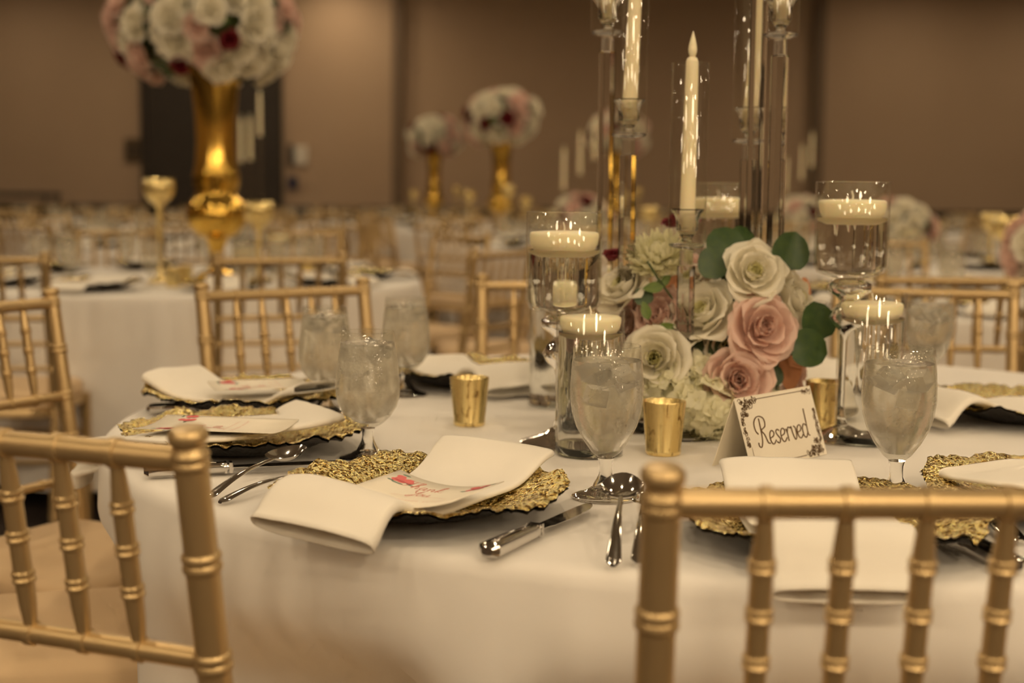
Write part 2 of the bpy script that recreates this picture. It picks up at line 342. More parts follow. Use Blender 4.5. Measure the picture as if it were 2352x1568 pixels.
# ------------------------------------------------------------------ chiavari chair
CH, CW = .92, .37
def back_y(z):
    return .16*(CH-z) if z > .45 else .0752-.10*(.45-z)
def ringed(out_z, r, bead=.003, h=.009):
    o = []
    for z in out_z:
        for dz, k in ((-h, 0), (-h*.75, .85), (-h*.35, 1), (0, .2), (h*.35, 1), (h*.75, .85), (h, 0)): o.append((z+dz, r+bead*k))
    return o
def sw(P): return [(b, a) for a, b in P]
def chair_geo(seg, full):
    """list of (part name, MB, material)"""
    G = []
    for s in (-1, 1):
        x = s*CW/2
        mb = MB(); a, b = Vector((x, back_y(.45), .45)), Vector((x, 0, CH))
        Lu = (b-a).length; zt = lambda z: (z-.45)/(CH-.45)*Lu
        prof = [(0, .0145)]+ringed([zt(.57), zt(.645), zt(.722), zt(.808)], .0140, .0024)+ringed([zt(.893)], .0138, .0020, .008)
        prof += [(zt(.905), .0128), (zt(.9065), .0140), (zt(.910), .0160), (zt(.915), .0160), (zt(.919), .0130), (zt(.920), .006)]
        if not full: prof = [(0, .0145), (zt(.717), .014), (zt(.722), .0165), (zt(.727), .014), (zt(.905), .013), (zt(.908), .016), (zt(.918), .015), (zt(.92), .006)]
        d = b-a; q = d.to_track_quat('Z', 'Y').to_matrix().to_4x4(); q.translation = a; mb.lathe(sw(prof), seg, q, False, True)
        c = Vector((x, back_y(0), 0)); d = a-c; Ld = d.length; q = d.to_track_quat('Z', 'Y').to_matrix().to_4x4(); q.translation = c
        prof = [(0, .011), (.01, .013)]+(ringed([Ld*.28, Ld*.55, Ld*.82], .0148) if full else [])+[(Ld, .0145)]
        mb.lathe(sw(prof), seg, q, True, False); G.append(('back_post', mb, M_CHAIR))
    xs = [-.113, -.0565, 0, .0565, .113]
    def rail(z, r, rings):
        L_ = CW; prof = [(0, r)]
        for u in rings: prof += [(u+L_/2-.0045, r), (u+L_/2-.0035, r+.0019), (u+L_/2+.0035, r+.0019), (u+L_/2+.0045, r)]
        prof.append((L_, r)); y = back_y(z)
        m_ = MB(); q = Vector((1, 0, 0)).to_track_quat('Z', 'Y').to_matrix().to_4x4(); q.translation = (-CW/2, y, z); m_.lathe(sw(prof), seg, q); return m_
    G.append(('top_rail', rail(.893, .0108, xs), M_CHAIR)); G.append(('lower_rail', rail(.722, .0092, xs), M_CHAIR))
    G.append(('seat_rung', rail(.645, .0078, []), M_CHAIR)); G.append(('seat_rung', rail(.57, .0078, [-.1, 0, .1]), M_CHAIR))
    for x in xs:
        a, b = Vector((x, back_y(.727), .727)), Vector((x, back_y(.885), .885)); L_ = (b-a).length
        prof = [(0, .0056)]+([] if not full else [(L_*.14, .0076)])+(ringed([L_*.30, L_*.53, L_*.76], .0083, .0020, .0060) if full else [(L_*.5, .009)])+[(L_, .0056)]
        mb = MB(); d = b-a; q = d.to_track_quat('Z', 'Y').to_matrix().to_4x4(); q.translation = a; mb.lathe(sw(prof), seg, q); G.append(('spindle', mb, M_CHAIR))
    for s in (-1, 1):
        mb = MB(); L_ = .43; q = Matrix.Translation((s*.195, .415, 0)); mb.lathe(sw([(0, .011), (.01, .013)]+(ringed([.13, .26, .38], .0148) if full else [])+[(.45, .016)]), seg, q, True, True); G.append(('front_leg', mb, M_CHAIR))
        mb = MB()
        for z in (.2, .3): mb.tube([(s*CW/2, back_y(z), z), (s*.195, .415, z)], .009, max(6, seg//2))
        G.append(('side_rung', mb, M_CHAIR))
    mb = MB()
    for z in (.22, .32): mb.tube([(-.195, .415, z), (.195, .415, z)], .009, max(6, seg//2))
    G.append(('front_rung', mb, M_CHAIR))
    # seat frame and cushion (rounded trapezoid slabs)
    def slab(z0, z1, grow, bul, n=40):
        V = []; lev = [(z0, -.006), (z0+.004, 0), (z1-bul, 0), (z1-bul*.4, -bul*.5), (z1, -bul*1.8)]
        for z, off in lev:
            for k in range(n):
                a = 2*PI*k/n; ca, sa = math.cos(a), math.sin(a); e = .22
                u = math.copysign(abs(ca)**e, ca); v = math.copysign(abs(sa)**e, sa)
                y = .240+(.200+grow+off)*v; wv = (.200+.0*v+grow+off)*u*(.955+.045*v); V.append((wv, y, z))
        F = grid_faces(len(lev), n, True); F.append(tuple(reversed(range(n)))); F.append(tuple((len(lev)-1)*n+k for k in range(n)))
        return MB().add(V, F)
    G.append(('seat_frame', slab(.42, .452, .0, .004), M_CHAIR)); G.append(('cushion', slab(.452, .502, -.004, .016), M_CUSHION))
    return G
def face_rz(fx, fy): return math.atan2(-fx, fy)
near_geo = [(n, mb.mesh(n, m)) for n, mb, m in chair_geo(20, True)]
chair0 = thing('chiavari_chair', 'gold chair', 'chair')
for n, me in near_geo: link(n, me, chair0)
used = [False]; SEATS = []
def place_chair(x, y, rz, label, group):
    clear(x, y, rz, 0)
    if not used[0]:
        used[0] = True; chair0.location = (x, y, 0); chair0.rotation_euler.z = rz; chair0['label'] = label; chair0['group'] = group; return chair0
    return dup(chair0, (x, y, 0), rz, label, group)
far_frame = MB(); far_cush = None
for n, mb, m in chair_geo(8, False):
    if n == 'cushion': far_cush = mb
    else: far_frame.add(mb.v, mb.f)
FAR_FRAME, FAR_CUSH = far_frame.mesh('chair_frame', M_CHAIR), far_cush.mesh('cushion', M_CUSHION)
def clear(x, y, rz, gap=.56):
    p_ = Vector((x-.24*math.sin(rz), y+.24*math.cos(rz), 0))
    if any((p_-o).length < gap for o in SEATS): return False
    SEATS.append(p_); return True
def place_far_chair(x, y, rz, label, group):
    if not clear(x, y, rz): return None      # two tables share the gap: one chair is enough
    t = thing('chiavari_chair', label, 'chair', (x, y, 0), rz, group); link('chair_frame', FAR_FRAME, t); link('cushion', FAR_CUSH, t); return t
# ------------------------------------------------------------------ tables and cloths
TR, HEM = .914, .12
def cloth_mesh(seed, nseg=220, nlev=18, amp=1.0, dents=()):
    rnd = random.Random(seed); ph = [rnd.uniform(0, 6.28) for _ in range(5)]; V = []
    lev = [(0.001, 0, 0), (.3, 0, 0), (.6, 0, 0), (.8, 0, 0), (.89, 0, 0), (TR-.008, 0, 0), (TR+.002, -.002, 0), (TR+.009, -.008, 0), (TR+.012, -.018, 0)]
    for k in range(1, nlev+1): lev.append((TR+.012, -.018-(TZ-.018-HEM)*k/nlev, k/nlev))
    for r, z, u in lev:
        for k in range(nseg):
            a = 2*PI*k/nseg
            f = .5+.5*math.sin(13*a+ph[0]+.9*math.sin(3*a+ph[1])); f = f**1.4+.25*math.sin(29*a+ph[2])*math.sin(2*a+ph[3])
            rr = r+(u**.75)*(.012+.052*f*amp*(.6+.4*math.sin(4*a+ph[4])))
            x, y = rr*math.cos(a), rr*math.sin(a)
            for (cx, cy_, fx, fy) in dents:         # chair seats press the cloth back under the table
                lx, ly = (x-cx)*fy-(y-cy_)*fx, (x-cx)*fx+(y-cy_)*fy; pen = .462-ly
                if pen > 0 and ly > -.3:
                    wx = max(0, min(1, (.30-abs(lx))/.09)); wz = max(0, min(1, (-.10-z)/.13)); x += fx*pen*wx*wz; y += fy*pen*wx*wz
            V.append((x, y, z))
    return MB().add(V, grid_faces(len(lev), nseg, True)).mesh('tablecloth', M_CLOTH, True, 60)
TABLE_TOP = MB().lathe([(.001, -.03), (TR, -.03), (TR, -.003), (.001, -.003)], 48).mesh('tabletop', M_WAINS)
TABLE_LEG = MB().tube([(0, 0, 0), (0, 0, TZ-.032)], .016, 8).mesh('leg', M_SMOKE)
def table(cx, cy, desc, seed, group, amp=1.0, dents=()):
    t = thing('banquet_table', 'round table under the cloth, '+desc.replace('the table', 'one').replace('a far table', 'one'), 'table', (cx, cy, 0), 0, group)
    o = link('tabletop', TABLE_TOP, t); o.location.z = TZ-.003
    for k in range(4):
        l = link('leg', TABLE_LEG, t); l.location = (.5*math.cos(PI/4+k*PI/2), .5*math.sin(PI/4+k*PI/2), 0)
    c = link('tablecloth', cloth_mesh(seed, amp=amp, dents=dents), None); c.location = (cx, cy, TZ)
    tag(c, 'long ivory cloth spread over '+desc, 'tablecloth', group and group+' cloths')
    return c
T1 = Vector((.33, 2.16, 0))
# chairs at the main table: (x, y, facing) measured from posts and rails
main_chairs = [
    ((-.425, 1.168), (.376, .927), 'gold bamboo-turned chair at the thank-you card setting, its post before the knife'),
    ((.289, .962), (-.03, 1), 'gold bamboo-turned chair backing onto the charger beside the reserved card'),
    ((-.893, 1.872), (.97, .24), 'gold chair whose cushion meets the setting with the long menu card and dark-bladed knife'),
    ((-.944, 2.467), (.88, -.47), 'gold chair with reclined post between the small knife and the next table'),
    ((-.468, 2.92), (.60, -.80), 'gold chair standing behind the two misted goblets and folded-napkin charger'),
    ((.115, 3.22), (.05, -1), 'gold chair standing behind the tall footed candle glass'),
    ((.90, 3.10), (-.2, -.98), 'gold chair behind the floating-candle cylinder near the reserved card'),
]
for ang in (21, -11, -48):
    a = math.radians(ang); main_chairs.append(((T1.x+1.30*math.cos(a), T1.y+1.30*math.sin(a)), (-math.cos(a), -math.sin(a)), 'gold chair on the far flank of the reserved table beyond the folded napkins'))
def unit(fx, fy): l = math.hypot(fx, fy); return fx/l, fy/l
table(T1.x, T1.y, 'the table with the reserved card', 3, None, .75, [(x-T1.x, y-T1.y, *unit(*f)) for (x, y), f, _ in main_chairs])
for (x, y), (fx, fy), lb in main_chairs: place_chair(x, y, face_rz(fx, fy), lb, 'chairs around the reserved table')
# ------------------------------------------------------------------ place settings
def charger_mesh(seed, nseg=420, rings=56, fine=1.0):
    V = []; R = .160; lev = []
    for i in range(rings+1): lev.append(i/rings)
    off = Vector((seed*3.1, seed*1.7, 0))
    def prof(u): # u 0..1
        if u < .45: return .009
        t = (u-.45)/.55; return .009+.020*(t*t*(3-2*t))+.006*t
    top = []
    for u in lev:
        for k in range(nseg):
            a = 2*PI*k/nseg; ca, sa = math.cos(a), math.sin(a)
            sc_ = noise.noise(Vector((ca*2.6, sa*2.6, 0))+off)*.05+noise.noise(Vector((ca*9, sa*9, 3))+off)*.035+noise.noise(Vector((ca*26, sa*26, 7))+off)*.016
            e = max(0, (u-.5)/.5)**2
            r = R*u*(1+sc_*e)
            z = prof(u)+e*(.009*noise.noise(Vector((ca*3, sa*3, 5))+off)+.006*noise.noise(Vector((ca*11, sa*11, 9))+off))+.0016*noise.noise(Vector((r*ca*55, r*sa*55, 2))+off)+fine*(.0011*noise.noise(Vector((r*ca*230, r*sa*230, 2))+off)+.0009*noise.noise(Vector((ca*46, sa*46, u*9))+off)*min(1, u*1.6))+.0011*noise.noise(Vector((ca*30, sa*30, u*5))+off)*min(1, u*2)
            if u > .98: z -= .001
            top.append((r*ca, r*sa, z))
    n = len(lev); F = grid_faces(n, nseg, True)
    und = [(x*.992, y*.992, max(.0012, z-.0034)) for x, y, z in top]
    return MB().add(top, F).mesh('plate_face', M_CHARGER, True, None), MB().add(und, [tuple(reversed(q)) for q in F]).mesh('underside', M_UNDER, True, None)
def charger_thing(k, x, y, rot, label, group, far=False):
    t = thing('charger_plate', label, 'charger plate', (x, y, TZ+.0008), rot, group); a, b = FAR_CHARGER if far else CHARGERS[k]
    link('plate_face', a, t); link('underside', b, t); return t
CHARGERS = [charger_mesh(1.3), charger_mesh(4.7)]
FAR_CHARGER = charger_mesh(2.2, 60, 7, 0)
def support(r):
    """height a cloth takes over a charger, r from the charger's middle"""
    if r < .07: return .019
    if r < .150: t = (r-.07)/.08; return .019+.024*t*t*(3-2*t)
    if r < .164: return .043
    return max(-.03, .043-(r-.164)*1.4)
def napkin(P, wds, label, group=None, open_h=.006, seed=1, nu=44, nc=36, roll=0, ctr=None, z_end=None):
    """folded flat tube laid along P over the charger at ctr, its ends open"""
    path = catmull(P, max(2, nu//(len(P)-1))); n = len(path); V = []; rnd = Vector((seed*2.3, seed, 0))
    if ctr:
        for p in path:
            r = math.hypot(p.x-ctr.x, p.y-ctr.y); p.z = TZ+support(r)
        zs = [p.z for p in path]
        for i, p in enumerate(path):
            e = max(0, (i/(n-1)-.70)/.30); e = e*e*(3-2*e)
            if z_end is not None: zs[i] = zs[i]+(z_end-zs[i])*e
        for i, p in enumerate(path): p.z = sum(zs[max(0, i-2):i+3])/len(zs[max(0, i-2):i+3])
    o0 = path[n//2].copy()
    for i, p in enumerate(path):
        t = (path[min(i+1, n-1)]-path[max(i-1, 0)]).normalized(); side = t.cross(Vector((0, 0, 1))).normalized(); up = side.cross(t)
        u = i/(n-1); ra = roll*max(0, (u-.35)/.65)**1.3; side, up = side*math.cos(ra)+up*math.sin(ra), up*math.cos(ra)-side*math.sin(ra)
        k = u*(len(wds)-1); j = min(int(k), len(wds)-2); wd = wds[j]+(wds[j+1]-wds[j])*(k-j)
        h = .0035+open_h*max(0, (u-.6)/.4)**1.5+.003*max(0, (.2-u)/.2)
        for c in range(nc):
            a = 2*PI*c/nc; ca, sa = math.cos(a), math.sin(a)
            x = math.copysign(abs(ca)**.75, ca)*wd/2; y = math.copysign(abs(sa)**.55, sa)*h
            y += (.0035*noise.noise(Vector((u*3.2, x*14, 0))+rnd)+.0014*noise.noise(Vector((u*9, x*40, 4))+rnd))*(1 if y > 0 else .6)
            q_ = p+side*(x+.010*noise.noise(Vector((u*2.0, 0, 8))+rnd))+up*(y+h)
            V.append(q_-o0)
    o = MB().add(V, grid_faces(n, nc, True)).build('napkin', M_NAPKIN, None, True, None); o.location = o0
    md = o.modifiers.new('cloth_thickness', 'SOLIDIFY'); md.thickness = .0011; md.offset = -1
    return tag(o, label, 'napkin', group)
LET = {
 'R': [[(.30,.93),(.29,.6),(.24,.2),(.13,0),(.03,.04),(.03,.16)], [(.12,.42),(.02,.55),(.02,.8),(.18,.97),(.4,.98),(.55,.86),(.52,.64),(.31,.53),(.42,.36),(.5,.1),(.62,.06)]],
 'e': [[(.05,.22),(.22,.27),(.28,.38),(.19,.46),(.07,.36),(.05,.13),(.16,.01),(.33,.13)]],
 's': [[(.28,.40),(.18,.46),(.09,.38),(.16,.25),(.24,.13),(.15,.01),(.04,.07)]],
 'r': [[(.04,.42),(.09,.3),(.09,.0)], [(.09,.28),(.18,.45),(.28,.42)]],
 'v': [[(.03,.40),(.08,.45),(.10,.2),(.17,.01),(.27,.12),(.29,.38),(.2,.46)]],
 'd': [[(.27,.39),(.16,.46),(.05,.32),(.05,.08),(.15,0),(.27,.14)], [(.34,.97),(.31,.5),(.29,.1),(.38,.04)]],
 'T': [[(.02,.82),(.1,.95),(.35,.9),(.75,1.0)], [(.42,.92),(.36,.5),(.25,.05),(.08,.02)]],
 'h': [[(.02,.1),(.22,.7),(.25,.95),(.15,.9),(.08,.0)], [(.09,.2),(.2,.44),(.26,.3),(.25,.02),(.36,.1)]],
 'a': [[(.27,.4),(.14,.45),(.05,.2),(.12,.0),(.26,.25),(.27,.42),(.27,.05),(.38,.1)]],
 'n': [[(.04,.4),(.07,.0)], [(.07,.2),(.18,.44),(.25,.3),(.25,.03),(.36,.1)]],
 'k': [[(.02,.1),(.2,.7),(.22,.95),(.12,.8),(.07,0)], [(.26,.42),(.09,.22),(.28,.02),(.36,.1)]],
 'Y': [[(.02,.85),(.1,.95),(.16,.6),(.3,.5),(.45,.9)], [(.46,.95),(.38,.4),(.22,-.3),(.08,-.2),(.3,.1)]],
 'o': [[(.17,.45),(.05,.25),(.12,.0),(.27,.15),(.24,.42),(.14,.42),(.36,.38)]],
 'u': [[(.04,.42),(.06,.08),(.16,.02),(.26,.3),(.27,.42),(.27,.05),(.38,.12)]],
}
ADV = {'R':.6, 'e':.3, 's':.27, 'r':.27, 'v':.31, 'd':.4, 'T':.5, 'h':.36, 'a':.38, 'n':.36, 'k':.36, 'Y':.42, 'o':.34, 'u':.38, ' ':.25}
def write(mb, text, x, y, size, wd, T, z, sx=1.0):
    for ch in text:
        for st in LET.get(ch, []):
            ribbon(mb, [(x+p.x*size*sx, y+p.y*size) for p in catmull([(a, b, 0) for a, b in st], 5)], wd, T, z)
        x += ADV[ch]*size*sx
    return x
def text_w(text, size, sx=1): return sum(ADV[c] for c in text)*size*sx
def disc(mb, x, y, r, z, T, n=8, sy=1):
    mb.add([(x+r*math.cos(2*PI*k/n), y+r*sy*math.sin(2*PI*k/n), z) for k in range(n)], [tuple(range(n))], T)
def menu_card(c, ang, label, size=(.135, .15), curl=.010, group='menu cards', tilt=0, style='thank'):
    """curved card, x across the setting, y toward the table's middle"""
    wx, wy = size; t = thing('menu_card', label, 'card', c, ang, group); t.rotation_euler = Euler((tilt, 0, ang))
    def bend(p): return Vector((p[0], p[1], p[2]+curl*(abs(p[0]/(wx/2))**2)))
    nu, nv = 14, 3; V = [bend((-wx/2+wx*i/nu, -wy/2+wy*j/nv, 0)) for i in range(nu+1) for j in range(nv+1)]
    o = MB().add(V, grid_faces(nu+1, nv+1)).build('sheet', M_CARD, t, True, None); md = o.modifiers.new('paper', 'SOLIDIFY'); md.thickness = .0006; md.offset = -1
    ink, leaves_, roses = MB(), [], []; rnd = random.Random(label)
    for cxs in ((-1, 1) if style != 'plain' else ()):
        rose = MB(); roses.append(rose); leaf = MB(); leaves_.append(leaf)
        for k in range(9): disc(rose, cxs*(wx*.36)+rnd.uniform(-.010, .010), wy*.30+rnd.uniform(-.008, .008), .0052, .0007+.0001*k, None, 9)
        for k in range(9):
            a = rnd.uniform(0, 6.28); q = .017; x0, y0 = cxs*(wx*.36)+q*math.cos(a), wy*.30+q*math.sin(a)*.9
            if abs(x0) < wx/2-.004 and abs(y0) < wy/2-.004: disc(leaf, x0, y0, .0042, .0007, None, 6, .5)
    if style == 'thank':
        write(ink, 'Thank', -.042, .018, .026, .0011, None, .0008); write(ink, 'You', -.018, -.006, .022, .0010, None, .0008)
        ribbon(ink, [(-.03, -.018), (.035, -.018)], .0004, None, .0008, False)
        for k in range(18):
            if k != 11: ribbon(ink, [(-.036+k*.0042, -.030), (-.0345+k*.0042, -.0265)], .0007, None, .0008, False)
    else:
        for row in range(9):
            x = -.05
            y = .04-row*.011
            while x < .05-rnd.uniform(0, .03):
                l = rnd.uniform(.003, .009); ribbon(ink, [(x, y), (x+l, y)], .0016, None, .0008, False); x += l+.002
    for mb, nm, m in ((ink, 'lettering', M_RED_INK if style == 'thank' else M_INK), *((l_, 'leaf_print', M_LEAF_INK) for l_ in leaves_))+tuple((r_, 'rose_print', M_ROSE_INK) for r_ in roses):
        if mb.v: mb.v = [tuple(bend(p)) for p in mb.v]; mb.build(nm, m, t, False)
    return t
# cutlery
def oval_bowl(L_, W_, D_, n=18, m_=8):
    V = []
    for i in range(m_+1):
        r = i/m_
        for k in range(n):
            a = 2*PI*k/n; egg = 1-.18*math.sin(a)
            V.append((W_/2*r*math.cos(a)*egg, L_/2*r*math.sin(a), -D_*(1-r*r)))
    return V, grid_faces(m_+1, n, True)
def handle(mb, y0, y1, w0, w1, z0, z1, arch=.006, th=.0028, n=22):
    V, F = [], []; s = 10
    for i in range(n+1):
        u = i/n; y = y0+(y1-y0)*u; wd = w0+(w1-w0)*(u**1.7); wd *= 1 if u < .93 else max(.25, math.sqrt(max(0, 1-((u-.93)/.075)**2))); z = z0+(z1-z0)*u+arch*math.sin(PI*u)
        for k in range(s):
            a = 2*PI*k/s; V.append((wd/2*math.cos(a), y, z+th/2*math.sin(a)*(1+.35*abs(math.cos(a)))))
    mb.add(V, grid_faces(n+1, s, True)+[tuple(reversed(range(s))), tuple(n*s+k for k in range(s))])
def spoon_meshes():
    b = MB(); V, F = oval_bowl(.066, .043, .011); b.add([(x, y+.062, z+.0135) for x, y, z in V], F)
    h = MB(); handle(h, .032, -.10, .0055, .016, .0125, .0025, .005)
    g = MB(); handle(g, -.045, -.094, .003, .010, .0125, .0045, .0, .0016)
    return (('bowl', b.mesh('bowl', M_STEEL, True, None)), ('handle', h.mesh('handle', M_STEEL)), ('fluting', g.mesh('fluting', M_STEEL)))
def fork_meshes():
    b = MB(); n = 8
    V = []
    for i in range(n+1):
        u = i/n; wd = .006+.019*math.sin(min(1, u*1.3)*PI/2); y = .035+.028*u; z = .010-.006*u
        V += [(-wd/2, y, z), (0, y, z-.003*math.sin(u*PI/2)), (wd/2, y, z)]
    b.add(V, grid_faces(n+1, 3)); h = MB(); handle(h, .037, -.10, .0055, .016, .010, .0025, .006)
    g = MB(); handle(g, -.045, -.094, .003, .010, .0105, .0045, .0, .0016)
    out = [('fork_head', b.mesh('fork_head', M_STEEL, True, None)), ('handle', h.mesh('handle', M_STEEL)), ('fluting', g.mesh('fluting', M_STEEL))]
    for k in range(4):
        x = -.0098+.0065*k; m_ = MB().tube(catmull([(x, .062, .003), (x, .085, .002), (x*1.02, .108, .007)], 4), [.0019]*8+[.0010], 6); out.append(('tine', m_.mesh('tine', M_STEEL)))
    return out
def knife_meshes():
    h = MB(); V = []; n, s = 20, 12
    for i in range(n+1):
        u = i/n; y = -.02-.105*u; wd = .0085+.0035*u; th = .0065+.0015*u
        if u > .94: q = math.sqrt(max(.05, 1-((u-.94)/.07)**2)); wd *= q; th *= q
        if u < .06: wd *= .75; th *= .7
        for k in range(s):
            a = 2*PI*k/s; V.append((wd*math.copysign(abs(math.cos(a))**.7, math.cos(a)), y, .0072+th*math.copysign(abs(math.sin(a))**.7, math.sin(a))))
    h.add(V, grid_faces(n+1, s, True)+[tuple(reversed(range(s))), tuple(n*s+k for k in range(s))])
    b = MB(); prof = [(-.02, -.0062, .0062), (-.008, -.0062, .0062), (0, -.0068, .009), (.03, -.0068, .0105), (.06, -.0068, .0105), (.085, -.0066, .009), (.1, -.0055, .005), (.109, -.002, .0005)]
    V = []
    for y, x0, x1 in prof: V += [(x0, y, .0085), (x0, y, .0062), (x1, y, .0070), (x1, y, .0076)]
    b.add(V, grid_faces(len(prof), 4, True))
    c = MB(); c.box((0, -.023, .0072), (.015, .004, .0125)); c.box((0, -.029, .0072), (.0155, .0025, .0128))
    g = MB(); handle(g, -.04, -.116, .004, .009, .0138, .0148, .001, .0016)
    return (('handle', h.mesh('handle', M_STEEL)), ('blade', b.mesh('blade', M_STEEL, True, 30)), ('bolster', c.mesh('bolster', M_STEEL, False)), ('fluting', g.mesh('fluting', M_STEEL)))
SPOON, FORK, KNIFE = spoon_meshes(), fork_meshes(), knife_meshes()
def cutlery(kind, tip, tail, label, z=TZ+.0035, lift=0):
    """lay a piece with its working end toward tip and its handle end at tail (table points)"""
    L_ = {'spoon': (.095, -.10, SPOON), 'fork': (.108, -.10, FORK), 'knife': (.109, -.125, KNIFE)}[kind]
    d = Vector((tip.x-tail.x, tip.y-tail.y, 0)); u = d.normalized(); mid = Vector((tail.x, tail.y, 0))-u*L_[1]
    t = thing(kind, label, kind, (mid.x, mid.y, z), math.atan2(-u.x, u.y), 'cutlery on the reserved table')
    if lift: t.rotation_euler = (lift, 0, t.rotation_euler.z); t.location.z = z-L_[1]*math.sin(lift); e = -L_[1]*(1-math.cos(lift)); t.location.x -= u.x*e; t.location.y -= u.y*e
    for n, me in L_[2]: link(n, me, t)
    return t
# goblets
def goblet_meshes(kind):
    if kind == 1:
        bowl = [(.0085, .046), (.016, .052), (.026, .066), (.0345, .082), (.0393, .098), (.0413, .114), (.0413, .130), (.0400, .150), (.0385, .164), (.0376, .1735), (.0370, .1738), (.0366, .173)]
        wat = [(.001, .0545), (.014, .0548), (.0245, .068), (.0330, .083), (.0378, .099), (.0398, .114), (.0398, .130), (.0386, .150), (.0382, .157), (.001, .157)]
        stem = [(.0095, .0455), (.0078, .040), (.0075, .034), (.0078, .027), (.0105, .021), (.0135, .016), (.015, .0125)]; fr = .0385; m = M_GOBLET
    else:
        bowl = [(.0085, .041), (.018, .046), (.029, .056), (.0370, .069), (.0408, .082), (.0414, .094), (.0400, .112), (.0375, .132), (.0350, .150), (.0333, .1655), (.0328, .1658), (.0325, .165)]
        wat = [(.001, .048), (.016, .0485), (.0275, .058), (.0355, .070), (.0393, .083), (.0399, .094), (.0386, .112), (.0362, .132), (.0345, .146), (.0340, .151), (.001, .151)]
        stem = [(.0095, .0405), (.0075, .036), (.0072, .030), (.0085, .024), (.0115, .018), (.0145, .013), (.016, .0105)]; fr = .037; m = M_GOBLET2
    foot = [(.0165, .0112), (.022, .0075), (.030, .0048), (fr-.001, .0030), (fr, .0018), (fr-.001, .0006), (.001, .0006)]
    return (('bowl', MB().lathe(bowl, 40).mesh('bowl', m, True, None)), ('water', MB().lathe(wat, 40).mesh('water', M_MIST_WATER, True, 35)),
            ('stem', MB().lathe(stem, 24, None, True, True).mesh('stem', M_FOOT, True, 50)), ('foot', MB().lathe(foot, 40, None, True).mesh('foot', M_FOOT, True, 50)))
GOB = {1: goblet_meshes(1), 2: goblet_meshes(2)}
ice = MB()
for k, (dx, dy, dz, r) in enumerate(((.012, .004, .142, .4), (-.014, .008, .138, 1.2), (.002, -.015, .136, 2.1), (-.004, .012, .118, .8))):
    T = Matrix.Translation((dx, dy, dz)) @ Euler((r, r*1.7, r*.6)).to_matrix().to_4x4(); ice.box((0, 0, 0), (.019, .019, .019), T)
ICE = ice.mesh('ice', glass_mat('cloudy_ice', (.95, .95, .93), .35, 1.25), False)
def goblet(px, py, kind, label, group='water goblets on the reserved table', lean=0):
    p = at(px, py, TZ); t = thing('water_goblet', label, 'goblet', (p.x, p.y, TZ+.0008), random.uniform(0, 6), group)
    for n, me in GOB[kind]: link(n, me, t)
    link('ice', ICE, t)
    return t
def rim_pt(px, py): return at(px, py, TZ+.026)
SET = {}
def charger(px, py, label, k, rot=0):
    p = rim_pt(px, py); charger_thing(k, p.x, p.y, rot, label, 'gold charger plates on the reserved table'); return p
ZN = TZ+.03
# A  thank-you setting
pa = charger(966, 1122, 'scalloped gold charger under the thank-you card and folded napkin', 0, .4)
q = lambda px, py, z: at(px, py, z)
napkin([Vector((-.013, 1.635, 0)), Vector((-.07, 1.545, 0)), Vector((-.13, 1.445, 0)), Vector((-.188, 1.336, 0))], (.155, .135, .13, .132), 'ivory napkin hanging to the table rim below the thank-you card', None, open_h=.0095, seed=2, roll=.16, ctr=pa)
ta = math.atan2(pa.y-T1.y, pa.x-T1.x)
c = q(975, 1136, TZ+.036); menu_card((c.x, c.y, TZ+.0345), ta+PI/2+.12, 'cream thank-you card with red script and pink flowers on napkin', (.125, .115), .011)
# B  reserved setting
pb = charger(1898, 1183, 'scalloped gold charger beside the reserved card, under a menu card', 1, 2.2)
napkin([Vector((.302, 1.548, 0)), Vector((.300, 1.44, 0)), Vector((.297, 1.31, 0)), Vector((.293, 1.195, 0))], (.145, .14, .135, .130), 'ivory napkin dropping over the table edge behind the gold chair back', None, open_h=.007, seed=5, ctr=pb)
c = q(1860, 1190, TZ+.036); menu_card((c.x, c.y, TZ+.036), .05, 'cream menu card lying behind the gold chair rail beside the reserved card', (.14, .115), .008, style='menu')
# C
pc = charger(560, 990, 'scalloped gold charger under the long cream menu card near the dark-bladed knife', 1, 1.1)
napkin([q(735, 952, TZ+.044), q(660, 972, TZ+.036), q(560, 988, TZ+.028), q(440, 998, TZ+.034), q(335, 1006, TZ+.014), at_y(236, 1022, 1.97), at_y(206, 1075, 1.97), at_y(200, 1112, 1.97)], (.14, .14, .145, .15, .14, .11, .09, .08), 'ivory napkin crossing the charger and trailing off the table beside the empty cushion', None, open_h=.008, seed=9)
c = q(500, 995, TZ+.036); menu_card((c.x, c.y, TZ+.044), PI/2-.15, 'cream card with faint red writing beside the dark-bladed knife', (.11, .18), .004)
# D
pd_ = charger(567, 902, 'scalloped gold charger with a dark shadow under its lifted rim', 0, 3.3)
napkin([q(735, 915, TZ+.03), q(570, 900, TZ+.03), q(400, 884, TZ+.03)], (.13, .135, .14, .14, .14), 'ivory napkin folded over the charger before the gold chair posts', None, open_h=.006, seed=12, ctr=pd_)
c = q(600, 897, TZ+.036); menu_card((c.x, c.y, TZ+.043), PI/2+.35, 'cream card with a pink flower lying on the small folded napkin', (.11, .15), .003)
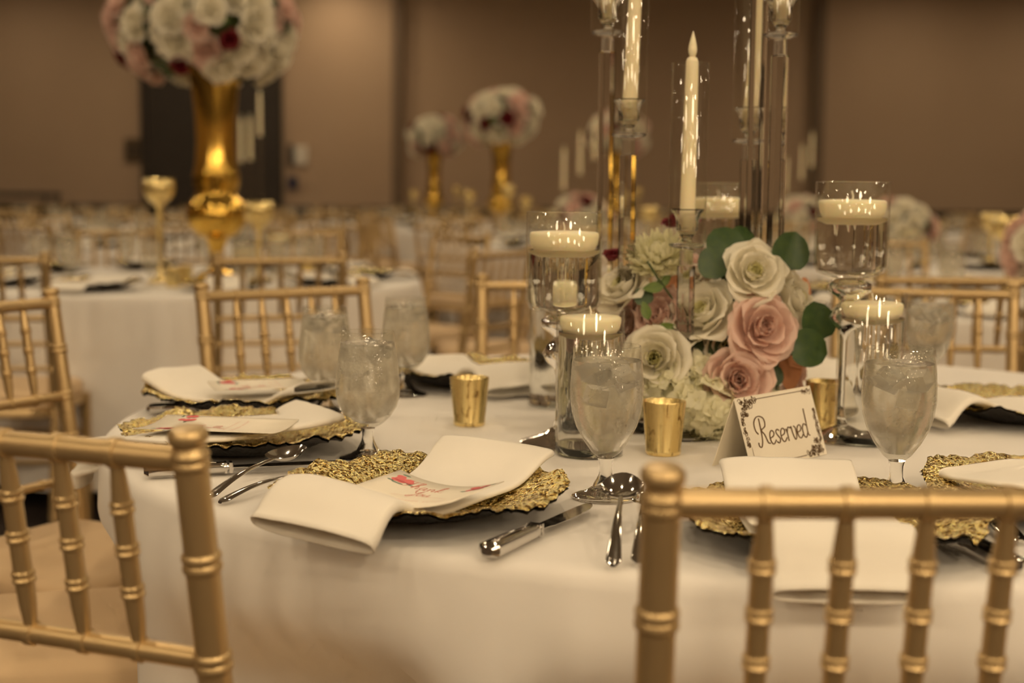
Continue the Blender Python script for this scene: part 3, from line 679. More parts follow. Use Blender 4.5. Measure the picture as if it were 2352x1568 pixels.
# E, F and the settings round the flank
def inner_napkin(c, label, seed, turn=0):
    d = Matrix.Rotation(turn, 3, 'Z') @ Vector((T1.x-c.x, T1.y-c.y, 0)).normalized(); c0 = Vector((c.x, c.y, 0))
    napkin([c0-d*.11, c0-d*.02, c0+d*.09, c0+d*.195], (.13, .14, .145, .15), label, None, open_h=.0085, seed=seed, ctr=c)
inner_napkin(charger(1065, 850, 'gold charger behind the single gold votive', 1, .2), 'ivory napkin rolled over a charger behind the single gold votive', 15, -.3)
inner_napkin(charger(1885, 858, 'gold charger showing behind the flowers beyond the reserved card', 0, 1.7), 'ivory napkin showing between the flowers and the floating-candle cylinder', 17, .2)
inner_napkin(charger(2345, 926, 'gold charger beyond the misted goblet, half under a rolled napkin', 1, 2.9), 'ivory napkin with a dark hollow fold beyond the misted goblet', 21, .35)
charger(2455, 1120, 'gold charger tucked under a folded napkin beyond the spoon handles', 0, .9)
napkin([q(2262, 1088, TZ+.030), q(2330, 1095, TZ+.034), q(2420, 1115, TZ+.028), q(2560, 1140, TZ+.028)], (.14, .14, .14, .14), 'ivory napkin folded over a charger beyond the spoon handles', None, open_h=.004, seed=23)
for ang, k, lb in ((-9, 0, 'gold charger past the rolled napkins, out by the table flank'), (92, 1, 'gold charger hidden behind the white and pink flowers')):
    a = math.radians(ang); charger_thing(k, T1.x+.70*math.cos(a), T1.y+.70*math.sin(a), 0, lb, 'gold charger plates on the reserved table')
# cutlery
tp = lambda px, py: at(px, py, TZ+.006)
cutlery('knife', tp(1368, 1163), tp(1118, 1277), 'steel table knife pointing at the goblet foot')
cutlery('spoon', tp(1440, 1150), tp(1408, 1298), 'upturned steel spoon with lamp glints before the gold chair post', lift=.20)
cutlery('fork', tp(1487, 1140), tp(1466, 1292), 'steel fork half hidden by the gold chair post', lift=.14)
cutlery('knife', tp(790, 1068), tp(330, 1090), 'long steel knife in the shadow of the charger with the long menu card')
cutlery('spoon', tp(742, 1058), tp(478, 1143), 'steel spoon whose bowl stands behind the thank-you charger rim', lift=.09)
cutlery('fork', tp(858, 1058), tp(505, 1150), 'steel fork slipped beneath the thank-you charger rim').location.z = TZ+.002
cutlery('knife', tp(720, 938), tp(337, 946), 'dull steel knife between two chargers by the gold chair post')
cutlery('knife', tp(2205, 1240), tp(2335, 1310), 'steel knife handle seen between two gold spindles')
cutlery('spoon', tp(2255, 1172), tp(2345, 1242), 'steel spoon handle fluted and bright beside the knife handle')
cutlery('fork', tp(2225, 1178), tp(2322, 1240), 'steel fork lying against the fluted spoon handle')
# goblets
goblet(1390, 1143, 1, 'misted water goblet beside the spoon and the gold votive')
goblet(845, 1055, 2, 'round misted goblet between the thank-you charger and the dark-bladed knife')
goblet(748, 950, 2, 'round misted goblet behind the napkin corner, before the chair')
goblet(932, 908, 2, 'round misted goblet beside the rolled napkin with black hollow')
goblet(2056, 1150, 1, 'tall misted goblet with water beads beside the reserved card')
goblet(2128, 905, 1, 'misted goblet standing past the floating-candle cylinder')
# votives
def votive(px, py, label):
    p = at(px, py, TZ); t = thing('gold_votive', label, 'votive', (p.x, p.y, TZ+.0008), random.uniform(0, 6), 'mercury gold votives')
    MB().lathe([(.001, .0), (.0225, .0), (.0235, .002), (.0237, .006), (.0232, .007), (.0292, .070), (.0288, .0712), (.0276, .070), (.0218, .010), (.001, .009)], 36).build('cup', M_MERCURY, t, True, 50)
    MB().lathe([(.001, .012), (.0185, .012), (.0192, .024), (.001, .0245)], 24).build('tealight', M_WAX, t)
    return t
votive(1078, 976, 'small gold votive standing alone before the rolled napkin')
votive(1523, 1043, 'mottled gold votive between the goblet and the reserved card')
votive(1893, 985, 'gold votive half hidden behind the reserved card')
# floating candle glasses
def float_candle(t, r, z, h=.030):
    o = MB().lathe([(.001, 0), (r*.55, .0005), (r*.82, h*.18), (r*.96, h*.5), (r, h*.82), (r*.985, h*.95), (r*.93, h), (r*.6, h*1.03), (.001, h*1.04)], 40).build('floating_candle', M_WAX, t, True, None); o.location.z = z
    wk = MB().tube([(0, 0, h), (.0005, 0, h+.006), (-.0015, 0, h+.013)], .0011, 6).build('wick', M_WICK, o); return o
def cylinder_glass(px, py, r, H, fill, label):
    p = at(px, py, TZ); t = thing('candle_cylinder', label, 'candle glass', (p.x, p.y, TZ+.0008), 0, 'floating candle glasses')
    MB().lathe([(r, .012), (r, H-.001), (r-.0008, H), (r-.002, H), (r-.0024, H-.001)], 48).build('glass_wall', M_THIN, t, True, 50)
    MB().lathe([(.001, 0), (r-.003, 0), (r, .003), (r, .0118), (.001, .0118)], 48).build('glass_base', glass_mat('greenish_glass_base', (.90, .95, .90), 0, 1.5), t, True, 50)
    MB().lathe([(.001, .0125), (r-.003, .0125), (r-.003, fill), (.001, fill)], 48).build('water', M_WATER, t, True, 50)
    float_candle(t, r-.0045, fill-.009); return t
def footed_glass(px, py, r, H, bowl_h, label, fill=.62):
    p = at(px, py, TZ); t = thing('footed_candle_glass', label, 'candle glass', (p.x, p.y, TZ+.0008), 0, 'footed floating candle glasses'); b = H-bowl_h
    MB().lathe([(.012, b-.004), (r*.6, b-.002), (r*.9, b+.004), (r, b+.014), (r, H-.001), (r-.0008, H), (r-.0022, H-.001)], 48).build('bowl', M_THIN, t, True, None)
    zt = b+bowl_h*fill
    MB().lathe([(.001, b+.001), (r*.58, b+.002), (r*.88, b+.007), (r-.003, b+.016), (r-.003, zt), (.001, zt)], 48).build('water', M_WATER, t, True, 35)
    st = [(.001, b-.005), (.020, b-.005), (.030, b-.012), (.030, b-.022), (.018, b-.030), (.012, b-.036), (.022, b-.046), (.028, b-.058), (.022, b-.070), (.012, b-.078), (.0095, b-.09), (.0085, .05), (.0095, .035), (.013, .024), (.001, .0235)]
    MB().lathe(st, 32).build('stem', M_CRYSTAL, t, True, None)
    MB().lathe([(.001, .023), (.0135, .023), (.022, .0175), (.036, .0105), (.050, .0062), (.0575, .0035), (.058, .002), (.057, .0004), (.001, .0004)], 44).build('foot', M_FOOT, t, True, 50)
    float_candle(t, r-.0042, zt-.010, .034); return t
footed_glass(1290, 1020, .0515, .318, .135, 'tall footed glass with floating candle beside the flowers and cylinders')
cylinder_glass(1352, 1043, .0450, .192, .162, 'short glass cylinder with floating candle behind the goblet by the votive')
cylinder_glass(1283, 930, .0500, .245, .205, 'glass cylinder with floating candle behind the tall footed glass')
footed_glass(1940, 1010, .0510, .362, .130, 'tallest footed glass with floating candle beyond the reserved card')
cylinder_glass(1993, 1016, .0465, .210, .175, 'glass cylinder with floating candle beside the beaded goblet')
footed_glass(1640, 905, .0500, .362, .13, 'footed glass with floating candle standing behind the flowers')
# crystal candlesticks with glass chimneys and tapers
def candlestick(px, yplate, depth, label, rod_r=.0132, tilt=(0, 0)):
    top = at_y(px, yplate, depth); zb = TZ+.001; hp = top.z-TZ
    t = thing('crystal_candlestick', label[0], 'candlestick', (top.x, top.y, zb), .3, 'crystal candlesticks in the flowers')
    MB().lathe([(.001, 0), (.045, 0), (.046, .004), (.040, .010), (.016, .014), (.001, .0145)], 32).build('base', M_CRYSTAL, t, True, 50)
    MB().lathe([(.001, .015), (rod_r, .015), (rod_r, hp-.028), (.001, hp-.028)], 8).build('rod', M_CRYSTAL, t, True, 20)
    MB().lathe([(.001, hp-.027), (.0095, hp-.027), (.0095, hp-.006), (.001, hp-.006)], 20).build('collar', glass_mat('frosted_collar', (.97, .95, .9), .3, 1.3), t, True, 50)
    MB().lathe([(.001, hp-.004), (.014, hp-.0038), (.0235, hp-.001), (.0255, hp+.002), (.0235, hp+.0035), (.012, hp+.0045), (.001, hp+.0045)], 32).build('drip_plate', M_CRYSTAL, t, True, None)
    MB().lathe([(.001, hp+.006), (.008, hp+.006), (.0065, hp+.010), (.011, hp+.016), (.0155, hp+.024), (.0160, hp+.036), (.0185, hp+.044), (.0235, hp+.050), (.0225, hp+.0515), (.0170, hp+.046), (.0130, hp+.038), (.0125, hp+.022), (.001, hp+.020)], 14).build('candle_cup', M_CRYSTAL, t, True, 25)
    cm = MB().lathe([(.0262, 0), (.0262, .248), (.0256, .249), (.0250, .248)], 40).build('glass_chimney', M_THIN, None, True, 50); cm.location = (top.x, top.y, top.z+.0048)
    tag(cm, label[1], 'chimney', 'clear candle chimneys')
    c = thing('led_taper', label[2], 'candle', (top.x, top.y, top.z+.0215), 0, 'ivory taper candles'); c.rotation_euler = (tilt[0], tilt[1], 0)
    MB().lathe([(.001, 0), (.0108, 0), (.0112, .01), (.0088, .224), (.0086, .234), (.0068, .239), (.0045, .2405), (.001, .2405)], 24).build('wax_body', M_TAPER, c, True, 50)
    MB().lathe([(.001, .2395), (.0040, .241), (.0058, .247), (.0062, .251), (.0052, .258), (.0032, .266), (.0015, .272), (.0004, .276)], 16).build('flame_tip', M_TAPER, c, True, None)
    return t
candlestick(1396, 78, 2.19, ('tall crystal candlestick rising behind the lower stick with the leaning taper', 'clear chimney over the tall crystal stick beside the leaning taper', 'ivory taper in the tall crystal stick behind the leaning taper'))
candlestick(1444, 313, 2.06, ('crystal candlestick holding the leaning taper above the ruffled white flower', 'clear chimney round the leaning taper above the ruffled white flower', 'leaning ivory taper above the ruffled white flower'), tilt=(0, math.radians(2.0)))
candlestick(1577, 566, 2.0, ('shortest crystal candlestick standing among the white roses', 'clear chimney shorter than its flame-tipped taper', 'ivory taper with its whole flame tip showing above the chimney'), tilt=(0, math.radians(.6)))
candlestick(1720, 327, 2.20, ('crystal candlestick with its cup seen past a clear rod', 'clear chimney whose taper leans behind a clear rod', 'ivory taper leaning behind a clear rod'), tilt=(0, math.radians(3)))
candlestick(1793, 84, 2.08, ('tall crystal candlestick rising above the green leaves near the tallest footed glass', 'clear chimney on the tall stick above the green leaves', 'ivory taper on the tall stick above the green leaves'))
candlestick(1748, -140, 2.12, ('crystal candlestick whose cup is above all others', 'clear chimney above all other chimneys', 'ivory taper standing above all others'))
# ------------------------------------------------------------------ flowers
def petal(L_, wd, Rc, bulge, lip, nu=9, nv=9, seed=0, tip=.10, ruffle=.06):
    """one petal growing up +z from the origin, its back to +x, wrapping round the axis; all in units of the flower radius"""
    V = []; off = Vector((seed*5.1, seed*1.3, 0))
    for i in range(nv):
        v = i/(nv-1); half = wd*(max(0, math.sin(PI*min(1, .14+.62*v)))**.75)*(1-.55*max(0, (v-.82)/.18)**2)
        for j in range(nu):
            u = -1+2*j/(nu-1); a = u*half/Rc
            top = L_*v*(1-.07*u*u*v+tip*max(0, 1-abs(u)*2.2)*max(0, v-.7)*.6)
            x = bulge*math.sin(PI*min(1, v*.95))-Rc*(1-math.cos(a))+lip*max(0, (v-.68)/.32)**2*(1+.35*abs(u))
            z = top-.35*lip*max(0, (v-.8)/.2)**2
            k = ruffle*max(0, v-.3)*noise.noise(Vector((u*1.9, v*1.6, 3))+off)*1.4
            V.append((x+k, Rc*math.sin(a), z+.3*k))
    return V, grid_faces(nv, nu)
def petal_at(mb, V, F, tilt, ang, r0=.06, z0=0, s=1.0):
    mb.add([(x*s, y*s, z*s) for x, y, z in V], F, Matrix.Rotation(ang, 4, 'Z') @ Matrix.Translation((r0, 0, z0)) @ Matrix.Rotation(tilt, 4, 'Y'))
PET = [(.74, .42, .30, .10, .05), (.86, .62, .48, .16, .12), (.98, .80, .72, .20, .20), (1.02, .88, .95, .16, .26)]   # inner to outer
def rose_set(m, mc):
    core = MB()
    for k in range(6):
        V, F = petal(.60+.02*k, .30+.03*k, .13+.035*k, .05, .02, 9, 7, k); petal_at(core, V, F, .02*k, k*2.2, .02+.018*k)
    L_ = []
    for k, p in enumerate(PET):
        ms = []
        for j in range(2):
            V, F = petal(*p, seed=k*3+j+1); ms.append(MB().add(V, F).mesh('petal', m, True, None))
        L_.append(ms)
    return core.mesh('rose_heart', mc, True, None), L_
ROSES = {'white': rose_set(M_WHITE_P, M_CREAM_P), 'pink': rose_set(M_PINK_P, M_PINK_P), 'red': rose_set(M_RED_P, M_RED_P)}
def orient(n):
    return Vector(n).to_track_quat('Z', 'Y').to_euler()
def rose(parent, p, n, kind, size, label=None, layers=4, rs=0, open_=1.0):
    core, L_ = ROSES[kind]; rnd = random.Random(rs); o = link(kind+'_rose', core, parent)
    o.location = Vector(p)-Vector(n).normalized()*size*.45; o.rotation_euler = (Vector(n).to_track_quat('Z', 'Y').to_matrix() @ Matrix.Rotation(rnd.uniform(0, 6), 3, 'Z')).to_euler(); o.scale = (size*1.02,)*3
    if label: o['label'] = label
    ph = rnd.uniform(0, 6); n_p = {4: 15, 3: 9}[layers]
    for i in range(n_p):
        f = i/14; ms = L_[min(3, int(f*4))]; q_ = link('petal', ms[i % 2], o); sc_ = rnd.uniform(.93, 1.06)*(.92+.12*f)
        tl = math.radians(9+open_*56*f**1.15+rnd.uniform(-4, 5)); a = ph+i*2.39996+rnd.uniform(-.12, .12)
        q_.matrix_local = Matrix.Rotation(a, 4, 'Z') @ Matrix.Translation((.08+.10*f, 0, .10-.16*f)) @ Matrix.Rotation(tl, 4, 'Y') @ Matrix.Rotation(rnd.uniform(-.12, .12), 4, 'X') @ Matrix.Scale(sc_, 4)
    return o
def leaf_mesh(L_, W_, m, tip=1.0, name='leaf', fold=.15):
    V = []; nu, nv = 10, 7
    for i in range(nu):
        v = i/(nu-1); half = W_/2*(math.sin(PI*min(1, v**.8))**(.62*tip)) if 0 < v < 1 else .0005
        for j in range(nv):
            u = -1+2*j/(nv-1); V.append((u*half, v*L_, fold*abs(u)*half-.10*L_*v*v))
    return MB().add(V, grid_faces(nu, nv)).mesh(name, m, True, None)
EUC = leaf_mesh(.058, .056, M_LEAF, .75, 'leaf'); SPEAR = leaf_mesh(.055, .030, M_LEAF2, 1.2, 'leaf'); PEACHL = leaf_mesh(.06, .038, M_PEACH, 1.1, 'leaf')
def leaf(parent, p, normal, updir, s, me, name='leaf'):
    n = Vector(normal).normalized(); y = Vector(updir); y = (y-n*y.dot(n)).normalized(); x = y.cross(n)
    o = link(name, me, parent); o.rotation_euler = Matrix((x, y, n)).transposed().to_euler(); o.location = Vector(p)-y*.028*s; o.scale = (s, s, s); return o
FC = at(1632, 1000, TZ); FC = Vector((FC.x, 2.10, TZ+.002))
fl = thing('flower_centrepiece', 'centrepiece of white and blush roses, hydrangea and round green leaves', 'flowers', FC)
def loc(px, py, depth): return at_y(px, py, depth)-FC
def nrm(px, py, up=.25, amt=1.0): # outward direction on the ball of flowers as seen from the front
    return Vector(((px-1640)/250*amt, -.85, -(py-790)/250*amt+up)).normalized()
MB().lathe([(.001, .028), (.075, .03), (.10, .06), (.115, .11), (.10, .17), (.06, .20), (.001, .205)], 20).build('foam_ball', M_STEM, fl).location.y = .03
st = MB(); st.box((0, 0, .012), (.215, .17, .012)); 
for sx in (-1, 1):
    for sy in (-1, 1): st.box((.1*sx, .077*sy, .005), (.012, .012, .006))
st.build('acrylic_stand', M_CRYSTAL, fl, False)
FL = [('white', 1733, 622, 2.005, .043, (.10, -.80, .35)), ('white', 1608, 712, 2.02, .052, (-.35, -.72, .75)), ('pink', 1757, 752, 1.985, .049, (.25, -.90, .28)), ('pink', 1697, 872, 1.975, .047, (.05, -.95, .18)),
      ('white', 1502, 822, 1.985, .045, (-.25, -.9, .20)), ('white', 1832, 682, 2.06, .044, (.85, -.45, .35)), ('white', 1422, 655, 2.06, .042, (-.6, -.5, .75)), ('pink', 1512, 722, 2.035, .040, (-.5, -.7, .35)),
      ('pink', 1430, 742, 2.07, .040, (-.75, -.6, .2)), ('white', 1580, 640, 2.09, .040, (-.1, -.5, .9)), ('white', 1668, 800, 2.02, .040, (0, -.9, .1)), ('pink', 1600, 615, 2.12, .034, (0, -.5, .9)),
      ('white', 1660, 690, 2.14, .045, (.1, 0, 1)), ('pink', 1560, 700, 2.19, .045, (-.2, .8, .5)), ('white', 1700, 760, 2.22, .045, (.3, .9, .4)), ('white', 1620, 800, 2.24, .045, (0, 1, .2)), ('white', 1445, 850, 2.10, .040, (-1, -.2, 0)), ('pink', 1830, 850, 2.12, .040, (1, 0, 0))]
for i, (kd, px, py, d, s, n) in enumerate(FL): rose(fl, loc(px, py, d), n, kd, s, None, 4, i+3)
for i, (px, py, d, s, n) in enumerate(((1406, 585, 2.09, .020, (-.3, -.3, 1)), (1545, 507, 2.14, .022, (-.4, -.3, 1)), (1590, 500, 2.16, .018, (.4, -.3, 1)))):
    rose(fl, loc(px, py, d), n, 'red', s, 'burgundy bud', 3, i+40)
    b = loc(px, py, d); MB().tube([b-Vector(n).normalized()*.02, b*.55+Vector((0, 0, .05)), Vector((0, .02, .12))], .0018, 6).build('stem', M_STEM, fl)
# chrysanthemum: many narrow petals
mum_p = []
for k in range(4):
    V, F = petal(.020+.004*k, .0042, .004, .003+.001*k, -.003, 5, 6, k, .05, .0); mum_p.append(MB().add(V, F).mesh('petal', M_HYD, True, None))
def mum(p, n, s):
    o = MB().lathe([(.001, 0), (.008, .002), (.010, .010), (.006, .016), (.001, .018)], 12).build('chrysanthemum', M_HYD, fl); o.location = p; o.rotation_euler = orient(n); o.scale = (s,)*3; rnd = random.Random(3)
    for k in range(5):
        cnt = 9+5*k
        for j in range(cnt):
            q_ = link('petal', mum_p[min(3, k)], o); q_.matrix_local = Matrix.Rotation(2*PI*j/cnt+k*.3+rnd.uniform(-.1, .1), 4, 'Z') @ Matrix.Translation((.002, 0, .004)) @ Matrix.Rotation(math.radians(8+21*k+rnd.uniform(-7, 7)), 4, 'Y') @ Matrix.Scale(1.35, 4)
    return o
mum(loc(1512, 596, 2.06), (-.15, -.55, .8), 1.05)
# hydrangea florets
flo = MB()
for k in range(4):
    V = []; nu = 6
    for i in range(nu):
        v = i/(nu-1); half = .0085*math.sin(PI*min(.97, .12+v*.83))**.7
        for j in range(5):
            u = -1+2*j/4; V.append((u*half, .0015+.0165*v, .003*math.sin(v*2.4)+.0025*u*u*v+.0012*math.sin(7*u+5*v+k)))
    flo.add(V, grid_faces(nu, 5), Matrix.Rotation(k*PI/2, 4, 'Z'))
flo.lathe([(.001, .004), (.0015, .003), (.0018, .001)], 6); FLORET = flo.mesh('floret', M_HYD, True, None)
rnd = random.Random(5)
for (px, py, d, R_, cnt) in ((1548, 905, 2.0, .042, 34), (1618, 935, 1.985, .044, 34), (1585, 860, 2.02, .036, 24), (1660, 948, 2.0, .030, 20), (1490, 905, 2.03, .036, 22), (1745, 945, 2.04, .034, 18), (1530, 760, 2.06, .030, 14), (1640, 958, 2.01, .026, 12)):
    c = loc(px, py, d); h = MB().lathe([(.001, -R_*.6), (R_*.5, -R_*.4), (R_*.62, 0), (R_*.5, R_*.4), (.001, R_*.6)], 10).build('hydrangea', M_HYD, fl); h.location = c
    for k in range(cnt):
        z = 1-2*(k+.5)/cnt; a = k*2.39996; r_ = math.sqrt(1-z*z); n = Vector((r_*math.cos(a), r_*math.sin(a), z))
        if n.y > .55: continue
        n = (n+Vector((rnd.uniform(-.3, .3), rnd.uniform(-.3, 0), rnd.uniform(-.3, .3)))).normalized(); q_ = link('floret', FLORET, h); q_.location = n*R_*rnd.uniform(.78, .95); q_.rotation_euler = (n.to_track_quat('Z', 'Y').to_matrix() @ Matrix.Rotation(rnd.uniform(0, 6), 3, 'Z')).to_euler(); s = rnd.uniform(.95, 1.3); q_.scale = (s, s, s)
for (px, py, d, s, n, u, me) in ((1664, 560, 2.05, .98, (-.1, -.9, .4), (-.5, 0, .9), EUC), (1640, 603, 2.02, .86, (-.05, -1, .15), (-.25, 0, 1), EUC), (1816, 577, 2.03, 1.0, (.1, -1, .1), (.3, 0, 1), EUC), (1878, 738, 2.02, .98, (.3, -1, .1), (-.1, 0, 1), EUC), (1858, 800, 2.0, 1.0, (.15, -1, .25), (.9, -.1, -.15), EUC),
        (1777, 862, 2.03, .55, (.2, -1, .1), (.3, 0, 1), EUC), (1478, 680, 2.03, .5, (-.1, -1, .2), (-.2, 0, 1), EUC), (1705, 545, 2.10, .7, (.2, -.8, .4), (.4, 0, .8), EUC), (1500, 660, 2.02, .55, (0, -1, .3), (-1, 0, -.1), SPEAR), (1525, 645, 2.03, .5, (.1, -1, .2), (.8, 0, .6), SPEAR),
        (1483, 712, 2.01, .5, (0, -1, .1), (-.3, 0, 1), SPEAR), (1532, 752, 2.0, .5, (0, -1, .1), (1, 0, .2), SPEAR), (1598, 800, 2.03, .7, (0, -1, .2), (.2, 0, 1), SPEAR), (1640, 850, 2.03, .8, (0, -1, .2), (-.6, 0, .8), EUC), (1500, 930, 2.0, .7, (-.2, -1, .2), (-.8, 0, -.3), SPEAR), (1690, 640, 2.07, .8, (0, -1, .2), (.2, 0, -1), EUC),
        (1840, 805, 2.06, 1.1, (.4, -.9, .2), (.7, 0, .7), PEACHL), (1815, 850, 2.06, 1.1, (.4, -.9, 0), (.2, 0, -1), PEACHL), (1815, 640, 2.10, .8, (.5, -.7, .4), (.6, 0, .8), PEACHL), (1850, 660, 2.12, .8, (.7, -.6, .3), (.8, 0, .5), PEACHL), (1545, 650, 2.05, .5, (0, -1, .3), (.6, 0, .7), PEACHL)):
    leaf(fl, loc(px, py, d), n, u, s, me)
b0 = loc(1540, 700, 2.02); MB().tube([loc(1487, 600, 2.015), loc(1515, 645, 2.02), loc(1548, 690, 2.03)], .0016, 6).build('stem', M_STEM, fl)
MB().tube([loc(1885, 770, 2.02), loc(1840, 800, 2.03), loc(1790, 830, 2.06)], .0014, 6).build('stem', M_STEM, fl)
# ------------------------------------------------------------------ reserved card
BL, BR = at(1728, 1086, TZ), at(1900, 1044, TZ)
wv = (BR-BL); wv.z = 0; CWD = wv.length; xh = wv.normalized(); nh = Vector((xh.y, -xh.x, 0))     # nh points to the viewer's side
CHT, SPL = .094, .030
rc = thing('reserved_card', 'folded cream tent card reading Reserved with brown filigree corners', 'card', (BL.x, BL.y, TZ+.0008))
up = (Vector((0, 0, 1))*math.sqrt(CHT**2-SPL**2)-nh*SPL).normalized()
TF = Matrix((xh, up, xh.cross(up))).transposed().to_4x4()
pf = MB().box((CWD/2, CHT/2, -.0004), (CWD, CHT, .0007), TF).build('front_panel', M_CARD, rc, False)
up2 = (Vector((0, 0, 1))*math.sqrt(CHT**2-SPL**2)+nh*SPL).normalized()
TB = Matrix((xh, up2, xh.cross(up2))).transposed().to_4x4(); TB.translation = -nh*2*SPL
MB().box((CWD/2, CHT/2, .0), (CWD, CHT, .0007), TB).build('back_panel', M_KRAFT, rc, False)
ink = MB(); Z = .0003
tw = text_w('Reserved', .039, 1.14); write(ink, 'Reserved', CWD*.50-tw/2, .028, .039, .0027, TF, Z, 1.14)
def curl(x, y, r, a0, turns, sgn=1, n=14): return [(x+r*(1-.85*i/n)*math.cos(a0+sgn*turns*2*PI*i/n), y+r*(1-.85*i/n)*math.sin(a0+sgn*turns*2*PI*i/n)) for i in range(n+1)]
rnd = random.Random(11)
def filigree(x0, y0, x1, y1, cnt, r0, r1):
    for k in range(cnt):
        u = (k+.5)/cnt; x, y = x0+(x1-x0)*u+rnd.uniform(-.0018, .0018), y0+(y1-y0)*u+rnd.uniform(-.0018, .0018)
        ribbon(ink, curl(x, y, rnd.uniform(r0, r1), rnd.uniform(0, 6), rnd.choice((1.1, 1.4)), rnd.choice((-1, 1))), .0012, TF, Z)
        disc(ink, x+rnd.uniform(-.003, .003), y+rnd.uniform(-.003, .003), rnd.uniform(.0009, .0018), Z, TF, 6)
filigree(.008, CHT-.006, .046, CHT-.006, 12, .003, .0050); filigree(.010, CHT-.014, .032, CHT-.012, 8, .003, .0048); filigree(.009, CHT-.02, .022, CHT-.024, 5, .003, .0045)
filigree(.007, CHT-.02, .007, .03, 13, .0024, .0040); filigree(.008, .007, .022, .006, 4, .003, .0045)
filigree(CWD-.046, .006, CWD-.008, .006, 12, .003, .0050); filigree(CWD-.032, .012, CWD-.010, .014, 8, .003, .0048); filigree(CWD-.024, .022, CWD-.009, .02, 5, .003, .0045)
filigree(CWD-.007, .02, CWD-.007, CHT-.03, 13, .0024, .0040); filigree(CWD-.022, CHT-.006, CWD-.006, CHT-.008, 4, .003, .0045)
ribbon(ink, [(.048, CHT-.005), (CWD-.022, CHT-.005)], .0010, TF, Z, False); ribbon(ink, [(.022, .005), (CWD-.048, .005)], .0010, TF, Z, False)
ribbon(ink, [(.012, .03), (.012, .012)], .0006, TF, Z, False)
ink.build('print', M_INK, pf, False)
# ------------------------------------------------------------------ the tables behind
FAR_NAP = MB()
_V = []
for i in range(9):
    u = i/8; y = -.19+.36*u; z = .020+.012*math.cos(2*PI*u) if u > .12 else .006
    for c in range(12):
        a = 2*PI*c/12; _V.append((.072*math.copysign(abs(math.cos(a))**.6, math.cos(a)), y, z+.004+.005*math.sin(a)))
FAR_NAP = MB().add(_V, grid_faces(9, 12, True)+[tuple(reversed(range(12))), tuple(96+k for k in range(12))]).mesh('napkin', M_NAPKIN, True, None)
FAR_GOB = MB().lathe([(.034, 0), (.034, .003), (.012, .012), (.0075, .02), (.0075, .043), (.02, .055), (.037, .09), (.0413, .115), (.040, .15), (.0375, .174)], 16).mesh('water_goblet', M_FAR_GLASS, True, None)
def far_setting(cx, cy, a, desc, group, gob=True):
    ca, sa = math.cos(a), math.sin(a); rz = a+PI/2
    charger_thing(0, cx+.70*ca, cy+.70*sa, a, 'gold charger set on '+desc, 'chargers on '+group, True)
    o = link('napkin', FAR_NAP, None); o.location = (cx+.72*ca, cy+.72*sa, TZ+.004); o.rotation_euler.z = rz+random.uniform(-.3, .3); tag(o, 'ivory napkin laid over a charger on '+desc, 'napkin', 'napkins on '+group)
    if gob:
        b = a+.22; o = link('water_goblet', FAR_GOB, None); o.location = (cx+.52*math.cos(b), cy+.52*math.sin(b), TZ+.0008); tag(o, 'misted water goblet on '+desc, 'goblet', 'goblets on '+group)
def far_flower(m, seed):
    mb = MB(); rnd = random.Random(seed)
    for i in range(13):
        f = i/12; V, F = petal(*PET[min(3, int(f*4))], 5, 5, i+seed); petal_at(mb, V, F, math.radians(6+62*f), i*2.39996+rnd.uniform(-.15, .15), .04+.12*f, .1-.2*f, .95+.1*f)
    mb.lathe([(.001, -.1), (.25, 0), (.2, .4), (.001, .5)], 8)
    return mb.mesh('rose', m, True, None)
FF = {'white': far_flower(M_WHITE_P, 1), 'pink': far_flower(M_PINK_P, 2), 'red': far_flower(M_RED_P, 3)}
def bouquet(cx, cy, cz, R_, cnt, fr, label, group, seed, squash=.8, only_up=-.75, reds=.08):
    rnd = random.Random(seed); t = thing('bouquet', label, 'flowers', (cx, cy, cz), 0, group)
    MB().lathe([(.001, -R_*squash*.75), (R_*.5, -R_*squash*.55), (R_*.78, 0), (R_*.5, R_*squash*.55), (.001, R_*squash*.75)], 14).build('greenery', M_STEM, t)
    for k in range(cnt):
        z = 1-2*(k+.5)/cnt
        if z < only_up: continue
        a = k*2.39996+rnd.uniform(-.15, .15); r_ = math.sqrt(1-z*z); n = Vector((r_*math.cos(a), r_*math.sin(a), z)); q_ = rnd.random()
        kd = 'red' if q_ < reds else 'pink' if q_ < .44 else 'white'
        o = link(kd+'_rose', FF[kd], t); e = R_*rnd.uniform(.84, 1.02)*(1.08 if kd == 'red' else 1); o.location = (n.x*e, n.y*e, n.z*e*squash); o.rotation_euler = orient(n); s = fr*rnd.uniform(.8, 1.15)*(.72 if kd == 'red' else 1); o.scale = (s, s, s)
        if rnd.random() < .8:
            m = (n+Vector((rnd.uniform(-.4, .4), rnd.uniform(-.4, .4), rnd.uniform(-.4, .4)))).normalized(); leaf(t, Vector((m.x*R_*.93, m.y*R_*.93, m.z*R_*.93*squash)), m, (rnd.uniform(-1, 1), rnd.uniform(-1, 1), rnd.uniform(-1, .2)), fr/.05*rnd.uniform(1.1, 1.6), rnd.choice((EUC, EUC, SPEAR)))
    return t
def tall_vase(cx, cy, label, group, seg=40, k=1.0):
    t = thing('trumpet_vase', label, 'vase', (cx, cy, TZ+.0008), 0, group)
    MB().lathe([(.001, 0), (.085, 0), (.088, .008), (.08, .018), (.035, .035), (.026, .06), (.028, .12), (.04, .145), (.045, .155)], seg).build('foot', M_GOLD_METAL, t, True, None)
    MB().lathe([(.045, .155), (.085, .175), (.112, .215), (.118, .25), (.108, .29), (.082, .32), (.078, .335), (.088, .36), (.088, .40)], seg).build('bulb', M_GOLD_METAL, t, True, None)
    MB().lathe([(.088, .40), (.080, .44), (.075, .52), (.078, .62), (.088, .72), (.104, .81), (.108, .815), (.102, .81)], seg).build('trumpet', M_GOLD_METAL, t, True, None)
    return t
